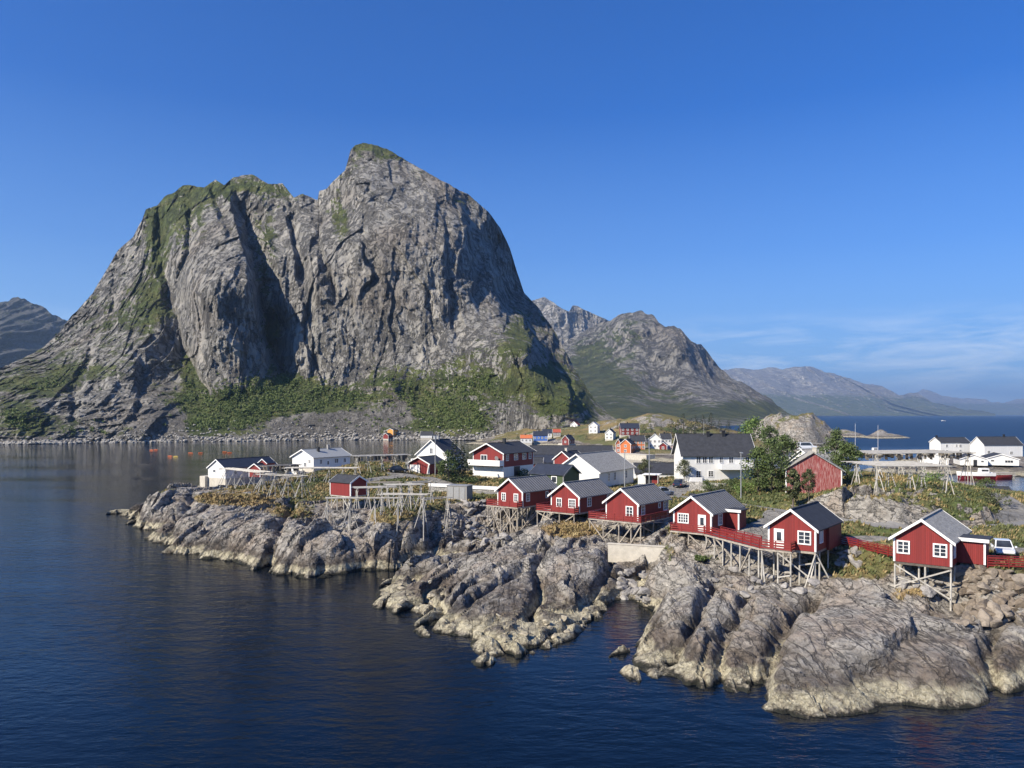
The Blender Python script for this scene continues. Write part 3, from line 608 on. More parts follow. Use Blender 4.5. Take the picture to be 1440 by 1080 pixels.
def relief(px, py, x, z):
    cliff = sstep(575, 530, py) * sstep(120, 220, px + 0.25 * (py - 400))
    pw = px + 5 * fbm(px / 22, py / 30, 4, 70) * 2
    r = np.zeros_like(px)
    for pl, A, wl, wr in GULLIES:
        ys = [p[1] for p in pl]; xc = np.interp(py, ys, [p[0] for p in pl])
        fade = sstep(ys[0] - 25, ys[0] + 25, py) * sstep(ys[-1] + 22, ys[-1] - 22, py)
        d = pw - xc
        r += A * fade * np.clip(1 - np.where(d < 0, -d / wl, d / wr), 0, 1)
    wz = z + 14 * fbm(x / 60, z / 90, 3, 71); wx_ = x + 16 * fbm(x / 50, z / 110, 3, 72) + 0.10 * z * cliff
    c = -13 * (ridged(wx_ / 105, wz / 420, 3, 81) - 0.45)
    c += -7.5 * (ridged(wx_ / 38, wz / 200, 4, 82) - 0.45)
    c += -5 * (ridged(wx_ / 12, wz / 80, 4, 83) - 0.45)
    i1, i2, i3, dx, dy, e = cells(wx_ / 30, wz / 85, 9)
    c += 8 * (i1 - 0.5) + 8 * (i2 - .6) * dx + 5 * (i3 - .5) * dy
    i1, i2, i3, dx, dy, e = cells(wx_ / 12 , wz / 30, 12)
    c += 3.4 * (i1 - 0.5) + 5 * (i2 - .5) * dx + 3 * (i3 - .5) * dy
    i1, i2, i3, dx, dy, e = cells(wx_ / 5 , wz / 9, 10)
    c += 2.2 * (i1 - 0.5)
    face = np.exp(-((px - 560) / 110) ** 2 - ((py - 400) / 130) ** 2)
    c *= 1 - 0.3 * face
    s = -24 * (ridged(x / 75 + z / 160, z / 80, 5, 86, 0.55) - 0.5) - 9 * (ridged(x / 17, z / 13, 4, 87, 0.6) - 0.5)
    i1, i2, i3, dx, dy, e = cells(x / 14 + z / 40, z / 10, 14)
    s += 5 * (i1 - 0.5)
    talus = sstep(548, 575, py) * sstep(200, 260, px)
    s *= 1 - 0.68 * talus
    r += cliff * c + (1 - cliff) * s + 1.8 * fbm(x / 6, z / 5, 4, 85)
    return r * sstep(622, 614, py)
def veg(px, py, N, x, z):
    s = 0.0 * px
    s += 0.42 * sstep(0.36, 0.72, N[..., 2])
    B = [(350, 565, 75, 26, .75), (410, 545, 45, 22, .75), (300, 585, 60, 22, .6), (470, 565, 60, 22, .45), (560, 540, 70, 30, .45), (620, 570, 55, 30, .5), (680, 520, 60, 35, .4), (640, 590, 50, 18, .45), (760, 575, 60, 25, .3), (80, 545, 40, 18, .35), (30, 590, 40, 18, .55), (120, 520, 60, 15, .25), (20, 540, 40, 10, .35),
         (225, 330, 26, 60, .35), (265, 290, 14, 40, .45), (300, 268, 16, 14, .4), (215, 420, 30, 30, .35), (372, 370, 13, 60, .6), (384, 460, 16, 34, .9), (480, 300, 18, 60, .55), (225, 330, 20, 70, .35), (345, 262, 40, 10, .35), (410, 270, 30, 10, .3), (650, 285, 30, 10, .25), (500, 205, 60, 7, .5), (560, 218, 30, 7, .5), (270, 520, 12, 45, .5), (180, 445, 40, 20, .25), (730, 470, 25, 25, .25), (530, 500, 40, 12, .3), (790, 560, 40, 35, .4), (740, 530, 40, 30, .35), (240, 300, 50, 40, .2), (330, 270, 60, 12, .3), (700, 545, 40, 15, .3), (650, 600, 60, 10, .35), (545, 600, 40, 8, .4), (250, 600, 60, 10, .2)]
    for (cx, cy, rx, ry, k) in B: s += k * np.exp(-((px - cx) / rx) ** 2 - ((py - cy) / ry) ** 2)
    for (cx, cy, rx, ry, k) in [(240, 590, 40, 16, .7), (470, 595, 90, 16, .75), (560, 580, 22, 18, .4), (150, 560, 60, 22, .4), (310, 430, 45, 80, .5), (560, 400, 110, 120, .55), (720, 590, 40, 18, .35), (440, 430, 40, 90, .4)]:
        s -= k * np.exp(-((px - cx) / rx) ** 2 - ((py - cy) / ry) ** 2)
    s -= 0.8 * sstep(612, 620, py)
    return s
def scree(px, py, N, x, z):
    s = 0 * px
    for (cx, cy, rx, ry, k) in [(240, 590, 50, 18, 1.2), (470, 595, 90, 20, 1.2), (330, 600, 60, 10, .6), (560, 585, 25, 20, .8), (500, 575, 30, 20, .8), (400, 605, 200, 8, .8)]: s += k * np.exp(-((px - cx) / rx) ** 2 - ((py - cy) / ry) ** 2)
    return np.maximum(s, sstep(608, 618, py))
mt, MP, MV, MPX, MPY = mountain('mountain', sil, foot, dctl, 900, 440, relief, veg, M_MT, dc=14, seed=3, scree=scree, back=420)
# second mountain, jagged ridge behind it, the island chains on the horizon, the peak at the far left
def far_relief(sc):
    def f(px, py, x, z):
        a = x + 0.5 * z; wz = z + 60 * fbm(x / 300, z / 300, 3, 91)
        wx_ = x + 60 * fbm(x / 260, z / 400, 3, 92)
        r = -sc * (ridged(wx_ / 420, wz / 900, 4, 93) - 0.45) - 0.85 * sc * (ridged(wx_ / 120, wz / 260, 5, 94, 0.6) - 0.45) + 0.18 * sc * fbm(x / 30, z / 30, 4, 95)
        return r
    return f
def simple_veg(lo, hi, zt, k=0.8):
    def f(px, py, N, x, z):
        return k * sstep(lo, hi, N[..., 2]) * sstep(zt, zt * 0.5, z) + 0.12
    return f
def veg2(px, py, N, x, z):
    s = 0.30 * sstep(0.35, 0.7, N[..., 2]) + 0.05
    for (cx, cy, rx, ry, k) in [(850, 540, 60, 40, .34), (880, 470, 28, 14, .4), (830, 500, 28, 30, .28), (980, 580, 120, 12, .42), (940, 555, 40, 16, .2), (1060, 572, 40, 10, .25), (860, 585, 60, 10, .4)]: s += k * np.exp(-((px - cx) / rx) ** 2 - ((py - cy) / ry) ** 2)
    for (cx, cy, rx, ry, k) in [(960, 510, 45, 35, .5), (800, 460, 30, 20, .3)]: s -= k * np.exp(-((px - cx) / rx) ** 2 - ((py - cy) / ry) ** 2)
    return s
sil2 = [(770, 500), (800, 478), (825, 462), (840, 455), (856, 453), (870, 443), (884, 437), (905, 438), (920, 445), (926, 454), (935, 459), (948, 458), (960, 464), (972, 479), (980, 484), (986, 482), (995, 492), (1010, 514), (1030, 531), (1060, 548), (1085, 562), (1092, 570), (1100, 577), (1125, 590)]
foot2 = [(770, 600), (900, 601), (1000, 600), (1060, 597), (1125, 592.5)]
d2 = [(770, 600, 1300), (900, 601, 1210), (1000, 600, 1280), (1060, 597, 1554), (1125, 592.5, 2290), (900, 590, 1500), (980, 588, 1700), (1060, 586, 2000), (850, 575, 1900), (950, 570, 2200), (1050, 570, 2400), (880, 540, 2450), (960, 540, 2500), (1010, 540, 2700), (890, 480, 2900), (950, 490, 2750), (884, 437, 3200), (800, 478, 3300), (820, 520, 2900), (850, 453, 3300), (960, 464, 2950), (986, 482, 3000), (1030, 531, 2900), (1085, 562, 2800), (1100, 577, 2700), (925, 470, 2950), (925, 540, 2620), (780, 540, 2600)]
M_MT2 = mtn_mat('second_mountain_rock', 0.72, True); M_MTL = mtn_mat('left_mountain_shaded_rock', 0.36, True)  # left peak: same rock tinted very dark, its shade put into the colour
mountain('second_mountain', sil2, foot2, d2, 330, 200, lambda *a: far_relief(95)(*a) * sstep(600, 585, a[1]), veg2, M_MT2, dc=12, jag=1.9, seed=13, back=900)
sil3 = [(735, 425), (752, 422), (765, 418), (778, 424), (790, 433), (800, 438), (805, 430), (812, 431), (825, 437), (850, 447), (870, 458), (890, 480)]
mountain('jagged_mountain', sil3, [(735, 585), (890, 585)], [(735, 585, 3600), (890, 585, 3600), (735, 500, 4200), (890, 500, 4200), (760, 420, 4700), (805, 430, 4600), (800, 460, 4400), (890, 470, 4700), (780, 440, 4450)], 150, 130,
         far_relief(120), lambda px, py, N, x, z: 0.6 * sstep(465, 500, py), M_MTF, dc=12, jag=0.8, seed=15, back=900)
sil4 = [(975, 530), (1010, 521), (1030, 518), (1060, 520), (1080, 516), (1100, 518), (1125, 514), (1145, 517), (1165, 524), (1190, 531), (1215, 540), (1235, 541), (1250, 548), (1265, 556), (1290, 552), (1298, 548), (1310, 551), (1325, 556), (1340, 559), (1375, 560), (1395, 564), (1410, 566), (1430, 560), (1450, 563), (1500, 568), (1560, 566)]
mountain('mountain_range', [(a, b) for a, b in sil4 if a <= 1290] + [(1310, 566), (1360, 576), (1400, 581.5)], [(975, 584.6), (1400, 584.9)], [(975, 584.6, 11500), (1400, 584.9, 11500), (1000, 520, 14500), (1125, 514, 14500), (1250, 548, 14500), (1400, 581, 13500), (1120, 550, 12800), (1250, 570, 12600)], 300, 90,
         lambda *a: far_relief(420)(a[0], a[1], a[2] / 3.2, a[3] / 3.2) * 1.3, simple_veg(0.3, 0.7, 500, 0.5), M_MTF, dc=12, jag=1.3, seed=17, back=3500)
mountain('farthest_mountains', [(1180, 570)] + [(a, b) for a, b in sil4 if a >= 1215], [(1180, 584.1), (1560, 584.1)], [(1180, 584.1, 21000), (1560, 584.1, 21000), (1180, 570, 24000), (1300, 548, 24000), (1560, 566, 24000), (1350, 575, 22000)], 300, 60,
         lambda *a: far_relief(420)(a[0], a[1], a[2] / 4, a[3] / 4) * 1.2, simple_veg(0.3, 0.7, 500, 0.6), M_MTF, dc=12, jag=1.5, seed=19, back=4000)
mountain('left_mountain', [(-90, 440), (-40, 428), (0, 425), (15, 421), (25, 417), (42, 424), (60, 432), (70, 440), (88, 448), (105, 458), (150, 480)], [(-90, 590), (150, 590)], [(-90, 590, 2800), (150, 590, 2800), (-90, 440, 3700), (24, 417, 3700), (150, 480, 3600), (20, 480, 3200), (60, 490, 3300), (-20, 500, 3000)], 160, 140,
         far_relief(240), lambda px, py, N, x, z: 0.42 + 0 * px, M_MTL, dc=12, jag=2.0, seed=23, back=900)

# ------------------------------------------------------------------ the shore across the harbour
M_HILL = MATS['shore_rock']
def land(name, ctl, x0, x1, y0, y1, step, relief_amp=1.0, grass=0.5, dry=0.4, seed=0, c=6.0):
    ax = np.arange(x0, x1 + step, step); ay = np.arange(y0, y1 + step, step)
    gx, gy = np.meshgrid(ax, ay)
    ctl = np.array(ctl, float)
    hb = rbf(ctl[:, :2], ctl[:, 2], c, 0.02)(gx, gy)
    u = gx * .9 - gy * .43; v = gx * .43 + gy * .9
    i1, i2, i3, dx, dy, e = cells(u / 8 + fbm(gx / 9, gy / 9, 3, seed), v / 14 + fbm(gx / 9, gy / 9, 3, seed + 1), seed)
    r = 3.4 * fbm(gx / 24, gy / 24, 5, seed + 2) + 1.8 * (i1 - .5) + 3.2 * (ridged(u / 13, v / 26, 4, seed + 3) - .5) + .6 * fbm(gx / 3, gy / 3, 3, seed + 4)
    h = hb + r * relief_amp * sstep(0.5, 6, np.abs(hb))
    gyy, gxx = np.gradient(h, step)
    sl = np.hypot(gxx, gyy)
    gr = grass * sstep(1.2, 4, hb) * (1 - sstep(0.3, 0.8, sl)) + 0.75 * fbm(gx / 17, gy / 17, 5, seed + 5)
    o = grid_mesh(name, np.stack([gx, gy, h], -1), [M_HILL], {'grass': gr, 'dry': dry + 0.7 * fbm(gx / 14, gy / 14, 4, seed + 6), 'gravel': 0 * gx, 'east': 0 * gx})
    tag(o, kind='structure')
    def g(x, y):
        j = int(np.clip(round((x - x0) / step), 0, len(ax) - 1)); i = int(np.clip(round((y - y0) / step), 0, len(ay) - 1)); return float(h[i, j])
    return g
fc = [tuple(W(a, b, z)) for a, b, z in [(690, 626, 0), (730, 626, 0), (780, 627, 0), (800, 628, 0), (830, 631, 0), (865, 641, 0), (900, 647, 0), (930, 650, 0), (960, 651, 0), (1000, 649, 0), (1050, 645, 0), (1100, 637, 0), (1150, 634, 0),
      (735, 619, 2.8), (760, 618, 3.2), (800, 621, 2.6), (885, 632, 3), (925, 632, 2.6), (840, 618, 4), (800, 608, 7.5), (840, 608, 8), (775, 608, 7.5), (899, 612, 8), (860, 608, 8), (820, 600, 10), (760, 604, 8.5), (915, 622, 4), (860, 622, 4), (1000, 625, 4), (1060, 622, 5)]]
fc += [tuple(D(a, b, d)) for a, b, d in [(900, 590, 520), (930, 582, 540), (890, 594, 520), (965, 592, 540), (1000, 600, 520), (870, 600, 520), (960, 606, 500), (1030, 606, 540)]]
fc += [(-20, 490, -4), (10, 460, -4), (25, 425, -4), (40, 370, -4), (55, 315, -4), (100, 300, -5), (150, 340, -5), (10, 600, 8), (60, 660, 14), (120, 640, 8), (170, 520, 3), (180, 640, -2), (200, 460, -4), (230, 560, -5), (70, 600, 14), (-45, 560, -4), (-30, 530, 0.5), (-45, 640, -4), (200, 700, -6), (100, 700, 3), (0, 700, 3), (240, 360, -6)]
far_ground = land('harbour_ground', fc, -45, 240, 296, 705, 1.6, 0.55, 0.85, 0.45, 101)
dome = [tuple(D(a, b, d)) for a, b, d in [(1095, 628, 468), (1125, 630, 464), (1160, 628, 468), (1125, 586, 490), (1110, 588, 484), (1145, 590, 484), (1102, 600, 476), (1155, 606, 476), (1120, 605, 470), (1140, 605, 470)]]
dome += [(150, 510, 4), (200, 510, 3), (178, 520, 14), (140, 480, 1), (215, 480, 0), (215, 500, -2), (220, 520, -4), (178, 550, -4), (140, 550, -4), (140, 440, 1), (178, 445, 1), (220, 440, -1), (165, 495, 18), (190, 495, 16)]
land('rock_dome_ground', dome, 138, 222, 438, 552, 1.1, 1.3, 0.9, 0.35, 131)
for k, (pts, nm) in enumerate([([(1160, 614, 0), (1215, 616.5, 0), (1228, 615, 0), (1180, 606, 4.6), (1200, 609, 3.4), (1165, 608, 3.6), (1222, 613, 1.4)], 'skerry_ground'), ([(1228, 617, 0), (1278, 615.5, 0), (1248, 608.5, 3.8), (1262, 611, 2.6), (1240, 611, 3.0)], 'skerry_ground')]):
    q = [W(*p) for p in pts]; cx = sum(p.x for p in q) / len(q); cy = sum(p.y for p in q) / len(q)
    hx = max(abs(p.x - cx) for p in q) + 10
    cc = [tuple(p) for p in q] + [tuple(Vector((p.x, p.y + 14, p.z * .6))) for p in q if p.z > 0] + [(cx + sx * (hx + 4), cy + sy * 52, -5) for sx in (-1, 0, 1) for sy in (-1, 0, 1) if (sx, sy) != (0, 0)] + [(cx, cy - 32, -3), (cx, cy + 40, -4)]
    land(nm, cc, cx - hx, cx + hx, cy - 60, cy + 60, 1.2, 0.5, 0.3, 0.4, 151 + k * 20)

# ------------------------------------------------------------------ haze: one box of thin blue air
t = bpy.data.materials.new('air_haze'); t.use_nodes = True; nt = t.node_tree; nt.nodes.clear()
ou = nt.nodes.new('ShaderNodeOutputMaterial'); pv = nt.nodes.new('ShaderNodeVolumePrincipled')
pv.inputs['Color'].default_value = (0.48, 0.70, 1.0, 1); pv.inputs['Density'].default_value = 5.2e-5; pv.inputs['Anisotropy'].default_value = 0.25
nt.links.new(pv.outputs[0], ou.inputs['Volume'])
def box_mesh(name, lo, hi, mat):
    x0, y0, z0 = lo; x1, y1, z1 = hi
    V = [(x0, y0, z0), (x1, y0, z0), (x1, y1, z0), (x0, y1, z0), (x0, y0, z1), (x1, y0, z1), (x1, y1, z1), (x0, y1, z1)]
    return raw_mesh(name, V, [(0, 3, 2, 1), (4, 5, 6, 7), (0, 1, 5, 4), (1, 2, 6, 5), (2, 3, 7, 6), (3, 0, 4, 7)], mat)
hz = bpy.data.objects.new('haze', box_mesh('haze', (-34500, -34500, -12), (34500, 34500, 1080), t)); C.objects.link(hz)
tag(hz, kind='stuff')
# ------------------------------------------------------------------ builders
class MB:
    """collects simple solids into one mesh"""
    def __init__(s): s.v, s.f, s.m = [], [], []
    def add(s, vs, fs, mi=0):
        b = len(s.v); s.v += [tuple(v) for v in vs]; s.f += [tuple(i + b for i in f) for f in fs]; s.m += [mi] * len(fs); return s
    def box(s, lo, hi, mi=0):
        x0, y0, z0 = lo; x1, y1, z1 = hi
        return s.add([(x0, y0, z0), (x1, y0, z0), (x1, y1, z0), (x0, y1, z0), (x0, y0, z1), (x1, y0, z1), (x1, y1, z1), (x0, y1, z1)],
                     [(0, 3, 2, 1), (4, 5, 6, 7), (0, 1, 5, 4), (1, 2, 6, 5), (2, 3, 7, 6), (3, 0, 4, 7)], mi)
    def prism(s, poly, ax, a, b, mi=0):
        """polygon in the plane across axis ax ('x': poly is (y,z); 'y': poly is (x,z); 'z': poly is (x,y)), from a to b"""
        n = len(poly)
        mk = {'x': lambda p, t: (t, p[0], p[1]), 'y': lambda p, t: (p[0], t, p[1]), 'z': lambda p, t: (p[0], p[1], t)}[ax]
        return s.add([mk(p, a) for p in poly] + [mk(p, b) for p in poly], [tuple(range(n))[::-1], tuple(range(n, 2 * n))] + [(i, (i + 1) % n, n + (i + 1) % n, n + i) for i in range(n)], mi)
    def bar(s, p, q, w=0.1, h=None, mi=0, up=None):
        p, q = Vector(p), Vector(q); d = (q - p).normalized(); h = h or w
        up = Vector(up) if up else (Vector((0, 0, 1)) if abs(d.z) < 0.95 else Vector((1, 0, 0)))
        a = d.cross(up).normalized() * (w / 2); b = a.cross(d).normalized() * (h / 2)
        return s.add([p - a - b, p + a - b, p + a + b, p - a + b, q - a - b, q + a - b, q + a + b, q - a + b], [(0, 3, 2, 1), (4, 5, 6, 7), (0, 1, 5, 4), (1, 2, 6, 5), (2, 3, 7, 6), (3, 0, 4, 7)], mi)
    def tube(s, p, q, r0, r1=None, n=7, mi=0):
        p, q = Vector(p), Vector(q); r1 = r0 if r1 is None else r1; d = (q - p).normalized()
        a = d.cross(Vector((0, 0, 1)) if abs(d.z) < 0.95 else Vector((1, 0, 0))).normalized(); b = d.cross(a)
        vs = [c + (a * math.cos(2 * math.pi * k / n) + b * math.sin(2 * math.pi * k / n)) * r for c, r in ((p, r0), (q, r1)) for k in range(n)]
        return s.add(vs, [tuple(range(n))[::-1], tuple(range(n, 2 * n))] + [(k, (k + 1) % n, n + (k + 1) % n, n + k) for k in range(n)], mi)
    def build(s, name, mats, parent=None, smooth=False):
        me = bpy.data.meshes.new(name); me.from_pydata(s.v, [], s.f)
        bm = bmesh.new(); bm.from_mesh(me); bmesh.ops.recalc_face_normals(bm, faces=bm.faces); bm.to_mesh(me); bm.free()
        for m in (mats if isinstance(mats, (list, tuple)) else [mats]): me.materials.append(m)
        me.polygons.foreach_set('material_index', s.m)
        if smooth: me.polygons.foreach_set('use_smooth', [True] * len(s.f))
        o = bpy.data.objects.new(name, me); C.objects.link(o)
        if parent is not None: o.parent = parent
        return o
def thing(name, label, cat, loc, rz=0.0, group=None):
    o = bpy.data.objects.new(name, None); C.objects.link(o); o.empty_display_size = 0.5
    o.location = loc; o.rotation_euler = (0, 0, rz)
    return tag(o, label, cat, group)
KIDS = {}
def dup(root, loc, rz, label, group=None, scale=None):
    """copy a thing with its parts and their sub-parts"""
    def cp(o, par):
        c = o.copy(); C.objects.link(c)
        if par is not None: c.parent = par
        for ch in o.children: cp(ch, c)
        return c
    r = cp(root, None); r.location = loc; r.rotation_euler = (0, 0, rz)
    if scale: r.scale = scale
    return tag(r, label, None, group)

RED = cladding('red_boards', (0.215, 0.02, 0.017))
RED2 = cladding('red_boards_weathered', (0.24, 0.034, 0.032), worn=0.8, wear=(0.46, 0.30, 0.27))
RED3 = cladding('red_boards_dull', (0.19, 0.026, 0.021), worn=0.2, wear=(0.33, 0.14, 0.11))
WHITEB = cladding('white_boards', (0.80, 0.79, 0.75), var=0.03, pitch=0.2)
GREENB = cladding('green_boards', (0.06, 0.09, 0.035))
ORANGEB = cladding('orange_boards', (0.62, 0.17, 0.045))
YELLOWB = cladding('ochre_boards', (0.72, 0.33, 0.06))
BLUEB = cladding('blue_boards', (0.06, 0.16, 0.50))
BLACKB = cladding('dark_boards', (0.05, 0.045, 0.042))
GREYB = cladding('grey_boards', (0.30, 0.29, 0.27))
TRIM = plain('white_paint', (0.80, 0.79, 0.76), 0.5, var=0.08)
WOODG = plain('grey_wood', (0.34, 0.30, 0.245), 0.85, var=0.4, scale=2.0)
WOODP = plain('pale_pole_wood', (0.43, 0.405, 0.355), 0.85, var=0.35, scale=1.5)
WOODD = plain('dark_wood', (0.10, 0.085, 0.07), 0.9, var=0.4)
REDR = plain('red_rail_paint', (0.20, 0.02, 0.017), 0.55, var=0.2)
CONC = plain('concrete', (0.50, 0.46, 0.385), 0.9, var=0.18, scale=1.2, bump=0.01)
ROOFD = plain('dark_roof_felt', (0.034, 0.036, 0.042), 0.75, var=0.35, scale=1.5)
ROOFN = plain('navy_roof', (0.028, 0.033, 0.048), 0.55, var=0.3, scale=1.5)
ROOFM = plain('grey_metal_roof', (0.225, 0.22, 0.212), 0.62, 0.0, var=0.16, scale=1.0)
ROOFT = plain('red_tile_roof', (0.36, 0.075, 0.04), 0.8, var=0.25)
BLACK = plain('black_paint', (0.02, 0.02, 0.022), 0.5)
GREYM = plain('grey_metal', (0.40, 0.40, 0.39), 0.45, 0.5, var=0.12)
RUBBER = plain('rubber', (0.02, 0.02, 0.02), 0.85)
t = NT('slate_roof'); v = t.co()
t.set(col=t.mix(t.ramp(t.voro(v, 3.2, 'DISTANCE_TO_EDGE'), [(0.0, 0.55), (0.08, 0.0)]), t.ramp(t.noise(v, 2.6, 8, 0.75), [(0.3, (0.21, 0.20, 0.178)), (0.5, (0.36, 0.345, 0.305)), (0.72, (0.52, 0.495, 0.435))]), (0.07, 0.068, 0.06)), rough=0.9); t.bump(t.voro(v, 3.2), 0.5, 0.05)
SLATE = t.m
t = NT('window_glass'); t.set(col=t.ramp(t.noise(t.co(), 0.8, 2), [(0.3, (0.012, 0.014, 0.018)), (0.7, (0.06, 0.07, 0.085))]), rough=0.06, spec=0.7); GLASS = t.m
t = NT('pale_window'); t.set(col=(0.45, 0.48, 0.52), rough=0.15); GLASSP = t.m

def window(par, face, u, z, w, h, W_, L, pane=(2, 3), mat_f=None, glass=None, name='window'):
    """frame proud of the wall, panes set back in it, glazing bars: face F/B gable, R/L side"""
    mat_f = mat_f or TRIM; glass = glass or GLASS
    fr, gl = MB(), MB(); k = 0.13
    def P(a, d, zz):
        if face == 'F': return (-W_ / 2 + a, -d, zz)
        if face == 'B': return (W_ / 2 - a, L + d, zz)
        if face == 'R': return (W_ / 2 + d, a, zz)
        return (-W_ / 2 - d, L - a, zz)
    def bx(m, a0, a1, z0, z1, d0, d1):
        p, q = P(a0, d0, z0), P(a1, d1, z1)
        m.box([min(x) for x in zip(p, q)], [max(x) for x in zip(p, q)])
    a0, a1, z0, z1 = u - w / 2, u + w / 2, z - h / 2, z + h / 2
    bx(fr, a0 - k, a0, z0 - k, z1 + k, 0.0, 0.075); bx(fr, a1, a1 + k, z0 - k, z1 + k, 0.0, 0.075)
    bx(fr, a0, a1, z1, z1 + k, 0.0, 0.075); bx(fr, a0, a1, z0 - k, z0, 0.0, 0.085)
    for i in range(1, pane[0]): bx(fr, a0 + w * i / pane[0] - 0.04, a0 + w * i / pane[0] + 0.04, z0, z1, 0.012, 0.055)
    for j in range(1, pane[1]): bx(fr, a0, a1, z0 + h * j / pane[1] - 0.022, z0 + h * j / pane[1] + 0.022, 0.012, 0.05)
    bx(gl, a0, a1, z0, z1, 0.0, 0.018)
    f = fr.build(name, mat_f, par); gl.build('pane', glass, f); return f
def door(par, face, u, w, h, W_, L, mat=None, glass=True, name='door', z0=0.0):
    m, g, hd = MB(), MB(), MB()
    def P(a, d, zz):
        if face == 'F': return (-W_ / 2 + a, -d, zz)
        if face == 'B': return (W_ / 2 - a, L + d, zz)
        if face == 'R': return (W_ / 2 + d, a, zz)
        return (-W_ / 2 - d, L - a, zz)
    def bx(mm, a0, a1, q0, q1, d0, d1):
        p, q = P(a0, d0, q0), P(a1, d1, q1); mm.box([min(x) for x in zip(p, q)], [max(x) for x in zip(p, q)])
    a0, a1 = u - w / 2, u + w / 2
    bx(m, a0, a1, z0, z0 + h, 0.0, 0.05); bx(m, a0 - .1, a0, z0, z0 + h + .1, 0, .08); bx(m, a1, a1 + .1, z0, z0 + h + .1, 0, .08); bx(m, a0, a1, z0 + h, z0 + h + .1, 0, .08)
    o = m.build(name, mat or TRIM, par)
    if glass:
        bx(g, a0 + w * .22, a1 - w * .22, z0 + h * .42, z0 + h * .88, 0.05, 0.062); g.build('pane', GLASS, o)
    bx(hd, a1 - .16, a1 - .06, z0 + h * .45, z0 + h * .48, 0.05, 0.11); hd.build('handle', BLACK, o)
    return o
def roof_slabs(m, W_, L, eave, rise, ov, ovg, th=0.12):
    hw = W_ / 2; k = rise / hw
    for s_ in (-1, 1):
        e = (s_ * (hw + ov), eave - k * ov)
        m.prism([(0, eave + rise + 0.02), e if s_ > 0 else e, (e[0], e[1] + th), (0, eave + rise + th + 0.02)], 'y', -ovg, L + ovg)
def house(name, label, cat, loc, th, W_, L, eave, rise, wall, roof, trim=None, ov=0.3, ovg=0.3, group=None, windows=(), doors=(), chimneys=(), seams=0.0, base=None, base_h=0.0, barge=True, corners=True, lower=None, gutters=False, z0=0.0):
    """gable house: local x runs along the gable, y back along the ridge, origin in the middle of the front gable at floor level"""
    trim = trim or TRIM
    r = thing(name, label, cat, loc, -math.radians(th), group)
    hw = W_ / 2; m = MB()
    m.prism([(-hw, z0), (hw, z0), (hw, eave), (0, eave + rise), (-hw, eave)], 'y', 0, L)
    m.build('wall', wall, r)
    rm = MB(); roof_slabs(rm, W_, L, eave, rise, ov, ovg)
    k = rise / hw
    if seams:
        n = int((L + 2 * ovg) / seams)
        for i in range(n + 1):
            y = -ovg + 0.03 + i * (L + 2 * ovg - 0.06) / n
            for s_ in (-1, 1):
                x = s_ * (hw + ov - 0.02); rm.bar((0, y, eave + rise + 0.155), (x, y, eave - k * ov + 0.145), 0.075, 0.07, 1)
    rm.bar((0, -ovg, eave + rise + .15), (0, L + ovg, eave + rise + .15), 0.26, 0.07)
    ro = rm.build('roof', [roof, ROOFD] if seams else roof, r)
    if barge:
        for s_ in (-1, 1):
            for y0, y1 in ((-ovg - 0.045, -ovg - 0.003), (L + ovg + 0.003, L + ovg + 0.045)):
                b = MB(); e = (s_ * (hw + ov + .02), eave - k * (ov + .02))
                b.prism([(0, eave + rise - 0.1), (e[0], e[1] - 0.12), (e[0], e[1] + 0.16), (0, eave + rise + 0.18)], 'y', y0, y1)
                b.build('bargeboard', trim, r)
    if corners:
        for s_ in (-1, 1):
            for y in (0, L):
                c = MB(); x = s_ * hw; q = 0.035
                yy = (-q, 0.0) if y == 0 else (L, L + q)
                c.box((min(x, x - s_ * .15), yy[0], z0), (max(x, x - s_ * .15), yy[1], eave - 0.02))
                y2 = (0.0, .15) if y == 0 else (L - .15, L)
                c.box((min(x, x + s_ * q), y2[0], z0), (max(x, x + s_ * q), y2[1], eave - 0.02)); c.build('corner_board', trim, r)
    if base is not None:
        b = MB(); b.box((-hw + .02, .02, z0 - base_h), (hw - .02, L - .02, z0)); b.build('foundation', base, r)
    if lower is not None:      # (material, height) a differently coloured lower storey
        b = MB(); q = .03; b.box((-hw - q, -q, z0), (hw + q, L + q, z0 + lower[1])); b.build('lower_storey', lower[0], r)
    for a in windows: window(r, *a[:5], W_, L, *a[5:])
    for a in doors: door(r, *a[:4], W_, L, **(a[4] if len(a) > 4 else {}))
    for (u, y, h, mt) in chimneys:
        c = MB(); zz = eave + rise * (1 - abs(u) / hw); c.box((u - .32, y - .3, zz - .15), (u + .32, y + .3, zz + h)); c.box((u - .38, y - .36, zz + h), (u + .38, y + .36, zz + h + .1)); c.build('chimney', mt, ro)
    return r
def at_corner(px, py, z, th, W_, side='R'):
    """origin of a house whose front right (or left) foot stands at the pixel"""
    p = W(px, py, z); a = math.radians(th); ex = Vector((math.cos(a), -math.sin(a), 0))
    return p - ex * (W_ / 2) if side == 'R' else p + ex * (W_ / 2)
def to_world(r, p):
    a = r.rotation_euler[2]; c, s_ = math.cos(a), math.sin(a)
    return Vector((r.location[0] + p[0] * c - p[1] * s_, r.location[1] + p[0] * s_ + p[1] * c, r.location[2] + (p[2] if len(p) > 2 else 0)))
def gz(r, x, y):
    p = to_world(r, (x, y)); return ground(p.x, p.y) - r.location[2]
